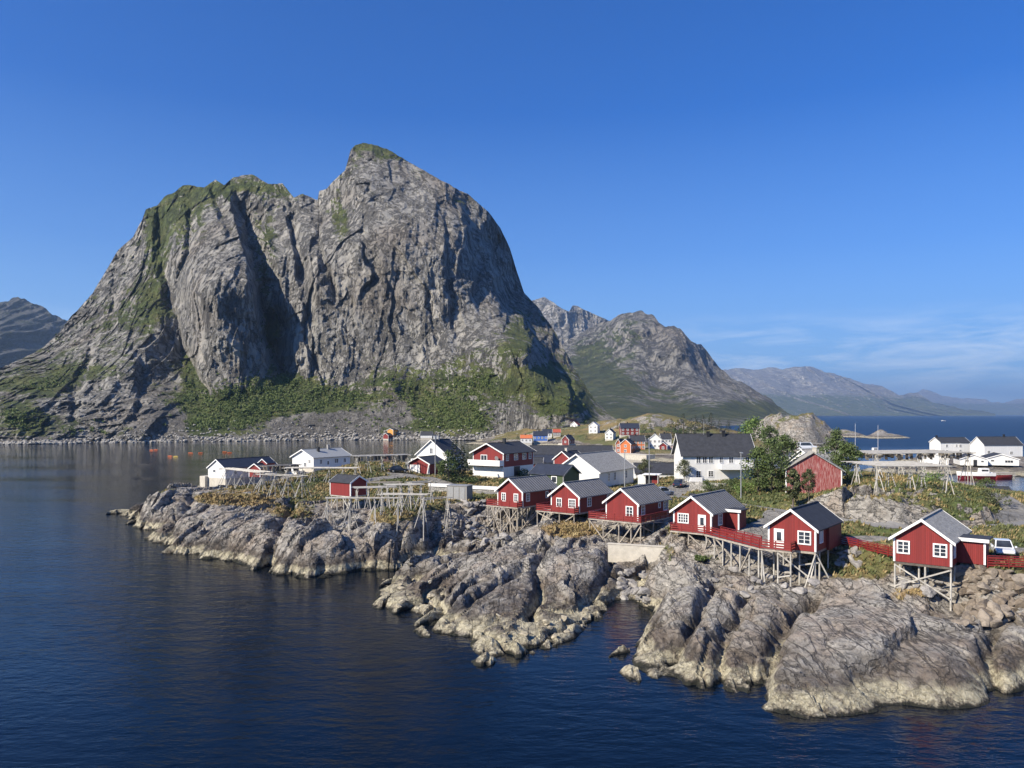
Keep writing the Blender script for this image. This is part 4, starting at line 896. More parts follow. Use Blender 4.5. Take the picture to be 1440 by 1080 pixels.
def railing(par, pts, h=1.0, step=1.4, mat=None, nb=3, name='railing', lean=0.0):
    """posts, a hand rail and boards between the points"""
    m = MB(); mat = mat or REDR; pts = [Vector(p) for p in pts]
    for p, q in zip(pts[:-1], pts[1:]):
        n = max(1, round((q - p).length / step)); up = Vector((0, 0, 1))
        for i in range(n + 1): c = p.lerp(q, i / n); m.bar(c - up * 0.1, c + up * h, 0.09)
        for j in range(nb): zz = h * (j + .55) / (nb + .3); m.bar(p + up * zz, q + up * zz, 0.035, h * 0.56 / nb)
        m.bar(p + up * (h + .02), q + up * (h + .02), 0.14, 0.05)
    return m.build(name, mat, par)
def stilts(r, pts, top=-0.25, w=0.17, mat=None, braces=(), name='post'):
    mat = mat or WOODG
    for (x, y) in pts:
        b = min(gz(r, x, y), top - .3) - .3; m = MB(); m.tube((x, y, b), (x + random.uniform(-.03, .03), y, top), w * .55, w * .5); m.build(name, mat, r)
    for (x0, y0, f0, x1, y1, f1) in braces:      # f: 0 at the ground, 1 at the floor
        z0 = gz(r, x0, y0) * (1 - f0) + top * f0; z1 = gz(r, x1, y1) * (1 - f1) + top * f1
        m = MB(); m.bar((x0, y0 - .1, z0), (x1, y1 - .1, z1), 0.11, 0.13); m.build('brace', mat, r)

# ------------------------------------------------------------------ plants
def leaf_mat(name, lo, hi, tr=0.0):
    t = NT(name); n = t.noise(t.co(), 0.7, 3)
    t.set(col=t.mix(t.ramp(n, [(0.35, 0.0), (0.65, 1.0)]), t.ramp(t.island(), [(0.0, lo), (1.0, tuple((a + b) / 2 for a, b in zip(lo, hi)))]), t.ramp(t.island(), [(0.0, tuple((a + b) / 2 for a, b in zip(lo, hi))), (1.0, hi)])), rough=0.7)
    return t.m
LEAF = leaf_mat('broad_leaves', (0.038, 0.06, 0.014), (0.105, 0.145, 0.04))
LEAFB = leaf_mat('bright_leaves', (0.07, 0.12, 0.02), (0.16, 0.23, 0.05))
LEAFD = leaf_mat('spruce_needles', (0.012, 0.024, 0.011), (0.04, 0.06, 0.026))
LEAFO = leaf_mat('olive_leaves', (0.045, 0.055, 0.02), (0.11, 0.12, 0.045))
BARK = plain('bark', (0.13, 0.105, 0.085), 0.9, var=0.4)
def leaf_cloud(cent, rad, per, size, rng, flat=1.0):
    """many small leaf faces scattered through lumps; returns V, F"""
    cent = np.asarray(cent); rad = np.asarray(rad); n = len(cent) * per
    c = np.repeat(cent, per, 0); rr = np.repeat(rad, per)[:, None]
    d = rng.normal(size=(n, 3)); d /= np.linalg.norm(d, axis=1, keepdims=True)
    p = c + d * rr * (rng.random((n, 1)) ** 0.45) * np.array([1, 1, flat])
    a = rng.normal(size=(n, 3)) + d * .6; a /= np.linalg.norm(a, axis=1, keepdims=True)
    b = np.cross(a, rng.normal(size=(n, 3))); b /= np.linalg.norm(b, axis=1, keepdims=True); e = np.cross(a, b)
    s = size * (0.6 + 0.8 * rng.random((n, 1)))
    V = np.stack([p - b * s, p - e * s * .6, p + b * s, p + e * s * .6], 1).reshape(-1, 3)
    return V, np.arange(n * 4).reshape(-1, 4)
def broad_tree(name, label, cat, loc, h, wd, mat, group=None, lumps=40, per=60, leaf=0.15, seed=0, trunk=0.25, low=0.25):
    rng = np.random.default_rng(seed + 500); r = thing(name, label, cat, loc, 0, group)
    m = MB(); m.tube((0, 0, -.4), (0.05, 0, h * .45), trunk * .5, trunk * .28)
    cs = []
    for k in range(lumps):
        a = rng.random() * 6.283; zt = low + (1 - low) * rng.random() ** 0.8
        prof = math.sin(min(1, (zt - low) / (1 - low) * .92 + .10) * math.pi) ** 0.6
        rr = wd / 2 * prof * (0.35 + .65 * rng.random() ** .5) * .85
        cs.append((math.cos(a) * rr, math.sin(a) * rr, zt * h * .96))
        if k % 3 == 0: m.tube((0.03, 0, h * min(.42, zt * .5)), cs[-1], trunk * .2, .02, 5)
    m.build('trunk', BARK, r)
    V, Fc = leaf_cloud(cs, rng.uniform(.13, .24, lumps) * wd, per, leaf, rng, .8)
    o = bpy.data.objects.new('crown', raw_mesh('crown', V, Fc, mat)); C.objects.link(o); o.parent = r
    return r
def conifer(name, label, loc, h, wd, group=None, seed=0, per=26, mat=None):
    rng = np.random.default_rng(seed + 900); r = thing(name, label, 'tree', loc, 0, group)
    m = MB(); m.tube((0, 0, -.4), (0, 0, h * .97), .16, .03); m.build('trunk', BARK, r)
    cs, rd = [], []; n = int(h / .42)
    for i in range(n):
        f = (i + .5) / n; z = h * (.06 + .94 * f); R_ = wd / 2 * (1 - f) ** .8 + .12
        for k in range(max(3, int(7 * (1 - f) + 3))):
            a = rng.random() * 6.283; q = R_ * rng.uniform(.35, 1.0); cs.append((math.cos(a) * q, math.sin(a) * q, z - q * .28)); rd.append(.16 + .22 * (1 - f) * wd / 3)
    V, Fc = leaf_cloud(cs, rd, per, .13, rng, .55)
    o = bpy.data.objects.new('crown', raw_mesh('crown', V, Fc, mat or LEAFD)); C.objects.link(o); o.parent = r
    return r
def bush(label, loc, wd, h, mat, seed=0, group=None, lumps=16, per=60, leaf=.12):
    rng = np.random.default_rng(seed + 1300); r = thing('bush', label, 'bush', loc, 0, group)
    cs = np.c_[rng.normal(size=(lumps, 2)) * wd * .22, rng.uniform(.15, .8, lumps) * h]
    m = MB()
    for c in cs[:7]: m.tube((0, 0, -.2), tuple(c), .05, .015, 5)
    m.build('stem', BARK, r)
    V, Fc = leaf_cloud(cs, rng.uniform(.16, .28, lumps) * wd, per, leaf, rng, min(1, h / wd))
    o = bpy.data.objects.new('foliage', raw_mesh('foliage', V, Fc, mat)); C.objects.link(o); o.parent = r
    return r

# ------------------------------------------------------------------ drying racks
def rack(label, p0, p1, h, width, npole, ntr, mat=None, rows=(0,), tw=None, group='fish drying racks on the island', hang=0, zf=None, seed=0, overlap=0.6):
    """timber trestles in a row carrying long loose poles"""
    rnd = random.Random(seed); mat = mat or WOODP
    p0, p1 = Vector(p0), Vector(p1); L = (p1 - p0).to_2d().length; a = math.atan2(p1.y - p0.y, p1.x - p0.x)
    zt = max(p0.z, p1.z)
    r = thing('drying_rack', label, 'drying rack', (p0.x, p0.y, zt), a, group)
    gl = lambda x, y: (zf or ground)(*to_world(r, (x, y)).to_2d()) - zt
    tw = tw or width; full = width; width = tw
    for i, ry in [(i, y_) for i in range(ntr) for y_ in rows]:
        x = L * (i + .5 * (ntr == 1)) / max(1, ntr - 1); x += rnd.uniform(-.3, .3); m = MB()
        for s_ in (-1, 1):
            fx = x + rnd.uniform(-.5, .5); fy = s_ * (width * .5 + .5)
            m.tube((fx, fy, gl(fx, fy) - .2), (x, -s_ * width * .08, h + .25), .07, .05, 6)
            if rnd.random() < .8: m.tube((x + s_ * 1.1, fy * .9, gl(x + s_ * 1.1, fy * .9) - .2), (x - s_ * .2, fy * .2, h * .9), .055, .04, 6)
        o0 = len(m.v)
        m.tube((x, 0, gl(x, 0) - .2), (x + rnd.uniform(-.1, .1), 0, h + .1), .075, .06, 6)
        m.tube((x, -width * .5 - .2, h), (x, width * .5 + .2, h), .065, .06, 6)
        m.tube((x, -width * .35, h * .5), (x, width * .35, h * .52), .045, .045, 6)
        m.v = [(a, b + ry, c) for a, b, c in m.v]; m.build('trestle', mat, r)
    width = full
    for k in range(npole):
        y = (k / max(1, npole - 1) - .5) * width if npole > 1 else 0
        x0 = -overlap * rnd.random() - .2; x1 = L + overlap * rnd.random() + .2; m = MB()
        m.tube((x0, y, h + .1 + rnd.uniform(0, .06)), (x1, y + rnd.uniform(-.15, .15), h + .1 + rnd.uniform(0, .06)), .075, .055, 6); m.build('pole', mat, r)
    for k in range(hang):
        x = rnd.uniform(0, L); y = rnd.uniform(-.5, .5) * width; l = rnd.uniform(.5, 1.3); m = MB()
        m.prism([(x - .26, h + .05), (x + .26, h + .03), (x + .34, h - l), (x - .2, h - l * .9)], 'y', y - .06, y + .06)
        m.build('dried_fish', WOODD if k % 3 else WOODG, r)
    return r

# ------------------------------------------------------------------ vehicles
def car(name, label, loc, rz, paint, long=4.4, wide=1.8, high=1.5, cat='car', van=False):
    r = thing(name, label, cat, loc, rz)
    def loft(sections, mat, nm, par):
        m = MB(); n = len(sections[0]); vs = [p for s in sections for p in s]
        fs = [(i * n + k, i * n + (k + 1) % n, (i + 1) * n + (k + 1) % n, (i + 1) * n + k) for i in range(len(sections) - 1) for k in range(n)]
        fs += [tuple(range(n))[::-1], tuple((len(sections) - 1) * n + k for k in range(n))]
        m.add(vs, fs); o = m.build(nm, mat, par); b = o.modifiers.new('bevel', 'BEVEL'); b.width = .05; b.segments = 2; b.limit_method = 'ANGLE'; return o
    hw = wide / 2; l = long / 2
    belt = high * .56
    def sec(x, w_, z0, z1): return [(x, -w_, z0), (x, w_, z0), (x, w_ * 1.02, (z0 + z1) * .55), (x, w_ * .96, z1), (x, -w_ * .96, z1), (x, -w_ * 1.02, (z0 + z1) * .55)]
    if van: prof = [(-l, .9, .35, belt * .85), (-l * .93, .98, .26, belt * .95), (-l * .6, 1, .24, belt), (l * .7, 1, .24, belt), (l * .98, .98, .3, belt), (l, .95, .34, belt * .95)]
    else: prof = [(-l, .82, .38, belt * .72), (-l * .9, .95, .26, belt * .86), (-l * .45, 1, .22, belt), (l * .6, 1, .22, belt), (l * .93, .96, .28, belt * .97), (l, .86, .36, belt * .8)]
    body = loft([sec(x, hw * k, a, b) for x, k, a, b in prof], paint, 'body', r)
    if van: cab = [(-l * .62, .93, belt - .02), (-l * .30, .82, high), (l * .88, .82, high), (l * .97, .9, belt - .02)]
    else: cab = [(-l * .48, .93, belt - .02), (-l * .12, .76, high), (l * .52, .76, high * .98), (l * .86, .9, belt - .02)]
    m = MB(); (xa, wa, za), (xb, wb, zb), (xc, wc, zc), (xd, wd_, zd) = cab
    vs = [(xa, -wa * hw, za), (xa, wa * hw, za), (xb, wb * hw, zb), (xb, -wb * hw, zb), (xc, wc * hw, zc), (xc, -wc * hw, zc), (xd, wd_ * hw, zd), (xd, -wd_ * hw, zd)]
    m.add(vs, [(0, 1, 2, 3), (3, 2, 4, 5), (5, 4, 6, 7), (0, 3, 5, 7), (1, 6, 4, 2), (0, 7, 6, 1)])
    cb = m.build('cabin', paint, r)
    def pane(q, s=.86, off=.02):
        q = [Vector(p) for p in q]; c = sum(q, Vector()) / len(q); n = (q[1] - q[0]).cross(q[2] - q[1]).normalized()
        if n.dot(c - Vector((0, 0, high * .6))) < 0: n = -n
        g = MB(); a = [c + (p - c) * s for p in q]; g.add([p + n * off for p in a] + [p - n * .02 for p in a], [tuple(range(len(a))), tuple(range(len(a), 2 * len(a)))[::-1]] + [(i, (i + 1) % len(a), len(a) + (i + 1) % len(a), len(a) + i) for i in range(len(a))])
        g.build('car_window', GLASS, cb)
    pane([vs[0], vs[1], vs[2], vs[3]]); pane([vs[5], vs[4], vs[6], vs[7]]); pane([vs[0], vs[3], vs[5], vs[7]], .84); pane([vs[1], vs[6], vs[4], vs[2]], .84)
    for x in (-l * .62, l * .6):
        for s_ in (-1, 1):
            w_ = MB(); w_.tube((x, s_ * (hw - .2), .32), (x, s_ * (hw + .015), .32), .32, .32, 18); wo = w_.build('wheel', RUBBER, r)
            q = MB(); q.tube((x, s_ * (hw + .005), .32), (x, s_ * (hw + .03), .32), .2, .17, 14); q.build('rim', GREYM, wo)
    for s_ in (-1, 1):
        q = MB(); q.box((-l * .97, s_ * hw * .62 - .2, belt * .66), (-l * .86, s_ * hw * .62 + .2, belt * .84)); q.build('headlight', GLASSP, r)
        q = MB(); q.box((l * .92, s_ * hw * .74 - .12, belt * .6), (l * 1.005, s_ * hw * .74 + .12, belt * .86)); q.build('tail_light', REDR, r)
        q = MB(); q.box((-l * .36, s_ * (hw + .14) - .1, belt), (-l * .30, s_ * (hw + .14) + .08, belt + .16)); q.build('wing_mirror', paint, r)
    return r
def paint(name, col): 
    t = NT(name); t.set(col=col, rough=0.25, metal=0.1); t.b.inputs['Coat Weight'].default_value = 0.6; return t.m
CARB, CARW, CARN, CARS = paint('black_car_paint', (.012, .013, .016)), paint('white_car_paint', (.75, .76, .77)), paint('navy_car_paint', (.018, .028, .055)), paint('silver_car_paint', (.42, .44, .47))

def boat(name, label, loc, rz, L_, B_, dep, hull_mat, top_mat, cabin=False, mast=0.0, band=0.5):
    r = thing(name, label, 'boat', loc, rz)
    n = 14; rings = []
    for i in range(n + 1):
        f = i / n; x = (f - .5) * L_; wv = (math.sin(min(1, (1 - f) * 1.35 + .02) * math.pi / 2) ** .7) * (0.82 + .18 * min(1, f * 4)); sh = dep * (1 + .35 * max(0, f - .45) ** 1.4 * 2 + .12 * (1 - f))
        hw = B_ / 2 * wv; rake = .10 * L_ * max(0, f - .8) * 3
        rings.append([(x - rake * .6, 0, -.35), (x - rake * .3, hw * .55, -.2), (x, hw * .93, dep * band), (x + rake * .4, hw, sh), (x + rake * .4, hw * .9, sh), (x, hw * .8, sh * .75), (x, -hw * .8, sh * .75), (x + rake * .4, -hw * .9, sh), (x + rake * .4, -hw, sh), (x, -hw * .93, dep * band), (x - rake * .3, -hw * .55, -.2)])
    m, m2 = MB(), MB(); k = len(rings[0])
    low = [(0, 1), (1, 2), (9, 10), (10, 0)]
    for i in range(n):
        for a in range(k):
            b = (a + 1) % k; q = [rings[i][a], rings[i][b], rings[i + 1][b], rings[i + 1][a]]
            (m if (a, b) in low else m2).add(q, [(0, 1, 2, 3)])
    m.add(rings[0], [tuple(range(k))]); m2.add(rings[n], [tuple(range(k))])
    m.build('hull', hull_mat, r); m2.build('topsides', top_mat, r)
    if cabin:
        c = MB(); z = dep * .75; c.prism([(-.34 * L_, z), (-.08 * L_, z), (-.10 * L_, z + 2.0), (-.33 * L_, z + 2.0)], 'y', -B_ * .27, B_ * .27)
        co_ = c.build('wheelhouse', top_mat, r)
        g = MB(); g.box((-.31 * L_, -B_ * .285, z + 1.1), (-.13 * L_, B_ * .285, z + 1.65)); g.build('cabin_window', GLASS, co_)
    if mast:
        q = MB(); q.tube((-.05 * L_, 0, dep * .6), (-.05 * L_, 0, mast), .09, .05, 8); q.build('mast', TRIM, r)
    return r
# ------------------------------------------------------------------ finding the ground seen at a pixel
def hit(px, py, g=None, d0=45.0, d1=420.0):
    g = g or ground; d = d0
    while d < d1:
        p = D(px, py, d)
        if p.z <= max(g(p.x, p.y), 0.0): return Vector((p.x, p.y, max(g(p.x, p.y), 0.0)))
        d *= 1.004
    return D(px, py, d1)
def on(p, dz=0.0, g=None): return Vector((p[0], p[1], (g or ground)(p[0], p[1]) + dz))

# ------------------------------------------------------------------ the six red cabins on stilts
TH = 38.0; GW = 4.9
G = 'red cabins on stilts along the shore'
ext = dict(ov=.34, ovg=.36)
def cabin(label, corner, L, roof, wins, doors=(), seams=0.0, **k):
    return house('stilt_cabin', label, 'cabin', at_corner(*corner, TH, GW), TH, GW, L, 2.35, 1.75, RED, roof, windows=wins, doors=doors, seams=seams, group=G, **ext, **k)
def deck(r, poly, th=.16, name='deck', mat=None, z=0.0):
    m = MB(); m.prism(poly, 'z', z - th, z - .02); o = m.build(name, mat or WOODG, r)
    return o
# first from the left
c1 = cabin('red cabin on the tallest bare stilts, directly right of the grey rubble slope', (735, 713, 6), 9.0, ROOFM, [('F', 1.25, 1.3, .62, 1.05), ('F', 3.65, 1.3, .62, 1.05), ('R', 1.3, 1.35, .7, 1.0), ('R', 6.3, 1.4, .5, .8, (1, 2)), ('R', 8.0, 1.2, .75, 1.3)], seams=.62)
deck(c1, [(-3.7, -1.35), (2.5, -1.35), (2.5, -.01), (-2.46, -.01), (-2.46, 1.6), (-3.7, 1.6)]); railing(c1, [(-3.6, 1.6, 0), (-3.6, -1.28, 0), (2.42, -1.28, 0), (2.42, -.1, 0)], .92)
m = MB(); m.box((-2.5, 0, -.22), (2.5, 9, -.003)); m.build('floor_frame', WOODG, c1)
stilts(c1, [(x, y) for x in (-3.4, -2.2, -.9, .4, 1.5, 2.35) for y in (-1.15, 1.2, 3.6, 6.0)], braces=[(-3.4, -1.2, 0, -.9, -1.2, 1), (-.9, -1.2, 0, -2.6, -1.2, 1), (-.6, -1.25, .05, 2.3, -1.2, .95), (2.4, -1.2, 0, -.2, -1.25, 1), (-3.2, 1.2, 0, 0, 1.2, 1), (.4, 1.2, 1, 2.5, 1.2, 0), (2.5, -.5, 0, 2.6, 4.5, 1), (2.6, 1.0, .2, 2.6, 6.0, 1), (-1.5, 3.6, 0, 1, 3.6, 1), (1.4, -1.3, 0, .9, -1.3, 1), (-2.2, -1.3, 0, -.6, 1.2, 1), (0.5, 3.6, 0, 2.4, 3.6, 1)])
# second
c2 = cabin('red cabin with an open casement beside a wide front window, above the grassy rock', (814.6, 721.5, 6), 8.8, ROOFM, [('F', 1.45, 1.25, .7, 1.15, (2, 2)), ('F', 3.7, 1.25, .98, 1.1, (3, 3)), ('R', 2.6, 1.35, .85, 1.1), ('R', 8.0, 1.35, .7, 1.1)], seams=.62)
deck(c2, [(-4.3, -1.3), (2.5, -1.3), (2.5, -.01), (-2.46, -.01), (-2.46, 3.2), (-4.3, 3.2)]); railing(c2, [(-2.6, 3.1, 0), (-4.2, 3.1, 0), (-4.2, -1.22, 0), (2.42, -1.22, 0), (2.42, -.1, 0)], .92)
m = MB(); m.box((-2.5, 0, -.22), (2.5, 8.8, -.003)); m.build('floor_frame', WOODG, c2)
stilts(c2, [(x, y) for x in (-4.1, -2.3, -.2, 2.3) for y in (-1.1, 2.6)] + [(2.3, 5.5), (-2.3, 5.5)], braces=[(-4.1, -1.1, 1, -.2, -1.1, .1), (-.2, -1.1, 0, 2.3, -1.1, 1), (-5.3, 1.0, 0, -4.1, 1.0, 1)])
# third
c3 = cabin('red cabin with one small front window, above the pale concrete wall', (897.5, 733.5, 6), 8.6, ROOFM, [('F', 3.62, 1.2, .85, 1.2, (2, 3)), ('R', 1.25, 1.35, .75, 1.15), ('R', 5.9, 1.6, .4, .5, (1, 1)), ('R', 7.6, 1.4, .8, 1.1)], seams=.62)
deck(c3, [(-4.5, -1.3), (3.6, -1.3), (3.6, 8.4), (2.46, 8.4), (2.46, -.01), (-2.46, -.01), (-2.46, 3.4), (-4.5, 3.4)]); railing(c3, [(-2.6, 3.3, 0), (-4.4, 3.3, 0), (-4.4, -1.22, 0), (3.52, -1.22, 0), (3.52, 8.3, 0)], .92)
m = MB(); m.box((-2.5, 0, -.22), (2.5, 8.6, -.003)); m.build('floor_frame', WOODG, c3)
stilts(c3, [(x, y) for x in (-4.3, -2.2, .2, 2.0, 3.4) for y in (-1.1, 2.4)] + [(3.4, 5.2), (3.4, 8), (0, 5.2)], braces=[(-2.2, -1.1, 0, .2, -1.1, 1), (.2, -1.1, 0, 2.4, -1.1, 1), (2.0, -1.1, 0, 3.4, -1.1, .9), (3.5, -1.1, .95, 3.5, 2.4, 0), (3.5, 2.4, 1, 3.5, 5.2, 0), (3.5, 5.2, 0, 3.5, 8, 1), (-4.3, -1.1, 1, -2.2, -1.1, 0), (-4.3, 2.4, 0, 0.2, 2.4, 1)])
# fourth, with porch
c4 = cabin('red cabin with small chimney and porch, at the left end of the red boardwalk', (1000.5, 749.4, 6), 9.3, ROOFM, [('F', 1.3, 1.45, 1.2, .95, (4, 3)), ('R', 2.5, 1.35, .95, 1.2, (3, 3)), ('R', 7.6, 1.4, .6, 1.0)], [('F', 3.72, .8, 1.95)], seams=.62, chimneys=[(-.6, 1.3, .55, BLACK)])
def porch(r, y0, wd, out, hh, wall, roof):
    m = MB(); m.box((GW / 2 + .003, y0, 0), (GW / 2 + out, y0 + wd, hh)); o = m.build('porch', wall, r)
    q = MB(); q.prism([(y0 - .25, hh + .1), (y0 + wd + .25, hh + .1), (y0 + wd + .25, hh + .22), (y0 - .25, hh + .22)], 'x', GW / 2 - .1, GW / 2 + out + .3); q.build('porch_roof', roof, o)
    q = MB(); q.box((GW / 2 - .1, y0 - .29, hh - .06), (GW / 2 + out + .34, y0 - .252, hh + .26)); q.box((GW / 2 + out - .14, y0 - .03, 0), (GW / 2 + out + .03, y0 - .002, hh)); q.box((GW / 2 + out + .003, y0, 0), (GW / 2 + out + .03, y0 + .14, hh)); q.build('porch_trim', TRIM, o)
porch(c4, 4.2, 2.3, 1.7, 2.2, RED, ROOFD)
deck(c4, [(-2.3, -1.3), (2.1, -1.3), (2.1, -.01), (-2.3, -.01)]); railing(c4, [(-2.25, -.1, 0), (-2.25, -1.22, 0), (2.05, -1.22, 0)], .9)
m = MB(); m.box((-2.4, .05, -.2), (2.4, 9.2, -.003)); m.build('floor_frame', WOODG, c4)
stilts(c4, [(-2.2, -1.0), (0, -1.0), (-2.2, .8), (2.2, .6), (2.2, 4), (-2.2, 4)], braces=[(-2.8, -1.6, 0, -2.2, -1.0, 1), (0, -1.0, 1, 1.6, -1.0, 0), (2.2, -1, 1, 3.4, -1, .1)])
# fifth
c5 = cabin('red cabin with a black roof, at the right end of the red boardwalk', (1147.5, 776.5, 6), 8.4, ROOFD, [('F', 3.75, 1.35, 1.1, 1.15, (2, 3)), ('R', 1.7, 1.45, .9, 1.25, (2, 1), None, GLASSP), ('R', 6.3, 1.45, .95, 1.3, (2, 1), None, GLASSP)], [('F', 1.15, .85, 1.95)])
m = MB(); m.box((GW / 2 + .003, 3.6, -.25), (GW / 2 + .28, 8.2, 2.28)); m.build('side_bay', RED3, c5)
deck(c5, [(-2.9, -1.4), (.45, -1.4), (.45, -.01), (-2.9, -.01)]); railing(c5, [(-2.8, -1.3, 0), (.38, -1.3, 0), (.38, -.08, 0)], .92)
m = MB(); m.box((-2.4, .05, -.26), (2.4, 8.3, -.003)); m.build('floor_frame', WOODG, c5)
stilts(c5, [(-2.7, -1.2), (-1.0, -1.2), (.3, -1.2), (2.35, .1), (2.35, 1.5), (2.35, 4.5), (-2.2, 1), (0.6, .6), (-2.2, 4), (2.35, 7.5)], mat=WOODP, braces=[(-1.0, -1.25, 1, 2.3, .1, .25), (-1.0, -1.25, .2, .3, -1.25, .35), (1.5, -.6, 0, 2.4, .05, 1), (1.9, -.5, 0, 2.4, .25, 1), (2.4, .3, 1, 3.9, 1.2, 0), (.6, .6, .6, 2.3, 1.5, .7), (-2.7, -1.2, 1, -2.0, -2.2, 0)])
# sixth
c6 = cabin('red cabin with a grey slate roof on tall pale stilts beside the brown boulders', (1338.5, 797.5, 6), 9.3, SLATE, [('F', .85, 1.42, .88, 1.0, (2, 3)), ('F', 3.95, 1.42, .92, 1.0, (2, 3)), ('R', 1.4, 1.4, .75, 1.25, (2, 3), None, GLASSP)])
porch(c6, 3.0, 2.6, 2.3, 2.15, RED, ROOFD)
m = MB(); m.box((-2.4, .05, -.26), (2.4, 9.2, -.003)); m.build('floor_frame', WOODD, c6)
stilts(c6, [(-2.35, .1), (-.35, .5), (.25, .1), (2.35, .1), (2.35, 2.0), (-2.35, 2.4), (0, 3)], mat=WOODP, braces=[(-2.3, .06, .97, 2.3, .06, .28), (-2.3, .0, .1, 2.3, .0, .98), (-2.3, .5, .35, .2, .5, .12)])

def run(name, label, cat, p, q, fn, group=None):
    p, q = Vector(p), Vector(q); a = math.atan2(q.y - p.y, q.x - p.x); r = thing(name, label, cat, p, a, group); fn(r, (q - p).to_2d().length, q.z - p.z); return r
# boardwalk between the fourth and the fifth cabin
def bw(r, L, dz):
    deck(r, [(0, 0), (L, 0), (L, 1.5), (0, 1.5)], .2); railing(r, [(0, .06, 0), (L, .06, 0)], .95, 1.5); railing(r, [(1.2, 1.44, 0), (L - 1.5, 1.44, 0)], .95, 1.5)
    n = 6
    for i in range(n + 1): stilts(r, [(L * (i + .15) / (n + .3), .15)] + ([(L * (i + .15) / (n + .3), 1.35)] if i % 2 else []), mat=WOODP)
    stilts(r, [], braces=[(L * .18, .1, 1, L * .34, .1, .1), (L * .2, .3, 1, L * .55, .6, .2), (L * .68, .1, .1, L * .86, .1, 1), (L * .02, .1, 0, L * .08, .1, .9)])
pA = to_world(c4, (2.15, -1.35, 0)); pB = to_world(c5, (-2.95, -1.3, 0))
run('boardwalk', 'red railed boardwalk on pale stilts joining two cabins above the rocks', 'boardwalk', pA, pB, bw)
fen = lambda h: (lambda r, L, dz: railing(r, [(0, 0, 0), (L, 0, dz)], h, 1.6, REDR, 4))
run('board_fence', 'red board fence between the black roofed cabin and the slate roofed cabin', 'fence', to_world(c5, (2.6, 8.0, -.25)), to_world(c6, (-2.5, 2.6, -.1)), fen(.95))
run('board_fence', 'red board fence along the top of the brown boulder wall', 'fence', to_world(c6, (4.9, 3.2, -.15)), W(1480, 800, 5.9), fen(1.0))
# pale concrete wall below the third cabin
def cw(r, L, dz):
    m = MB(); m.prism([(0, -2.2), (L, -2.2), (L, 0), (0, 0)], 'y', 0, .45); m.build('wall', CONC, r); m = MB(); m.box((-.05, -.06, 0), (L + .05, .5, .12)); m.build('coping', CONC, r)
run('concrete_wall', 'pale concrete retaining wall filling the cleft below a red cabin', 'wall', W(855, 765, 4.1), W(935, 771, 4.0), cw)

# ------------------------------------------------------------------ the left end of the island
def place(fx, **k): return fx
lb = house('fish_store', 'long low white building with a dark roof at the left tip of the island', 'building', at_corner(317, 673, 4.3, 32, 6.6), 32, 6.6, 16, 2.5, 2.0, WHITEB, ROOFN, windows=[('F', 2.4, 1.7, .8, .5, (1, 1)), ('R', 3, 1.4, .8, .9), ('R', 8, 1.4, .8, .9), ('R', 14, 1.4, .8, .9)], base=CONC, base_h=2.5)
m = MB(); m.box((-5.4, -.9, -2.6), (-3.35, 3, .35)); m.build('loading_platform', CONC, lb)
rt = house('boathouse', 'small red boathouse with a stepped double gable beside the long white building', 'boathouse', at_corner(366, 671, 4.6, 20, 3.4), 20, 3.4, 3.0, 2.1, 1.1, RED, ROOFN, ov=.2, ovg=.2, windows=[('R', 1.5, 1.2, .5, .6, (1, 2))])
m = MB(); m.prism([(-1.3, 1.6), (1.3, 1.6), (1.3, 3.3), (0, 4.2), (-1.3, 3.3)], 'y', 3.0, 6.2); ub = m.build('rear_gable', RED, rt)
m = MB(); roof_slabs(m, 2.6, 3.2, 3.3, .9, .22, .15)
m.v = [(x, y + 3.0, z) for x, y, z in m.v]; m.build('rear_roof', ROOFN, ub)
m = MB(); m.prism([(0, 4.12), (1.55, 3.0), (1.55, 3.2), (0, 4.36), (-1.55, 3.2), (-1.55, 3.0)], 'y', 2.78, 2.83); m.build('bargeboard', TRIM, ub)
wh = house('white_house', 'low white house with pale grey roof and two chimneys behind the drying racks', 'house', at_corner(441, 659, 5.6, 35, 8.6), 35, 8.6, 13, 3.0, 1.9, WHITEB, plain('pale_grey_roof', (.30, .31, .31), .7, var=.15), ov=.5, ovg=.5, windows=[('F', 5.2, .95, 1.0, 1.0), ('F', 7.0, 1.9, .7, .9), ('R', 2.5, 1.7, .8, 1.0), ('R', 8, 1.7, 1.2, 1.0), ('R', 11, 1.7, .8, 1.0)], doors=[('R', 5, .9, 2)], chimneys=[(1.5, 4, 1.2, BLACK), (.4, 8.5, 1.2, GREYB)], base=CONC, base_h=2)
m = MB(); m.box((-4.3, -2.6, -.8), (.6, -.02, -.6)); m.box((-4.3, -2.6, -.6), (.6, -2.5, .45)); m.box((-4.3, -2.5, -.6), (-4.2, -.02, .45)); m.build('terrace', TRIM, wh)
m = MB(); m.box((-4.2, -2.4, -2.6), (.5, -.05, -.81)); m.build('terrace_base', WHITEB, wh)
sh = house('boat_shed', 'plain red shed with a black roof standing on stilts among the drying racks', 'shed', W(493, 697.5, 6.0), 0, 3.6, 5.0, 2.2, .95, RED, ROOFD, ov=.2, ovg=.15)
# its long side faces the sea; the right hand gable lies in shade
sh.rotation_euler[2] = -math.radians(126); a = math.radians(126)
sh.location = W(493, 698, 6.7) - Vector((math.cos(a), -math.sin(a), 0)) * 1.8 - Vector((math.sin(a), math.cos(a), 0)) * 5.0
m = MB(); m.box((-1.75, .03, -.2), (1.75, 4.97, -.003)); m.build('floor_frame', WOODP, sh)
bpy.context.view_layer.update()
stilts(sh, [(x, y) for x in (1.65, -1.5) for y in (.2, 1.6, 3.2, 4.8)], mat=WOODP, braces=[(1.7, .3, 0, 1.7, 1.8, 1), (1.7, 3, 1, 1.7, 5.4, 0), (1.7, 4.9, 1, 1.7, 3.6, 0)])

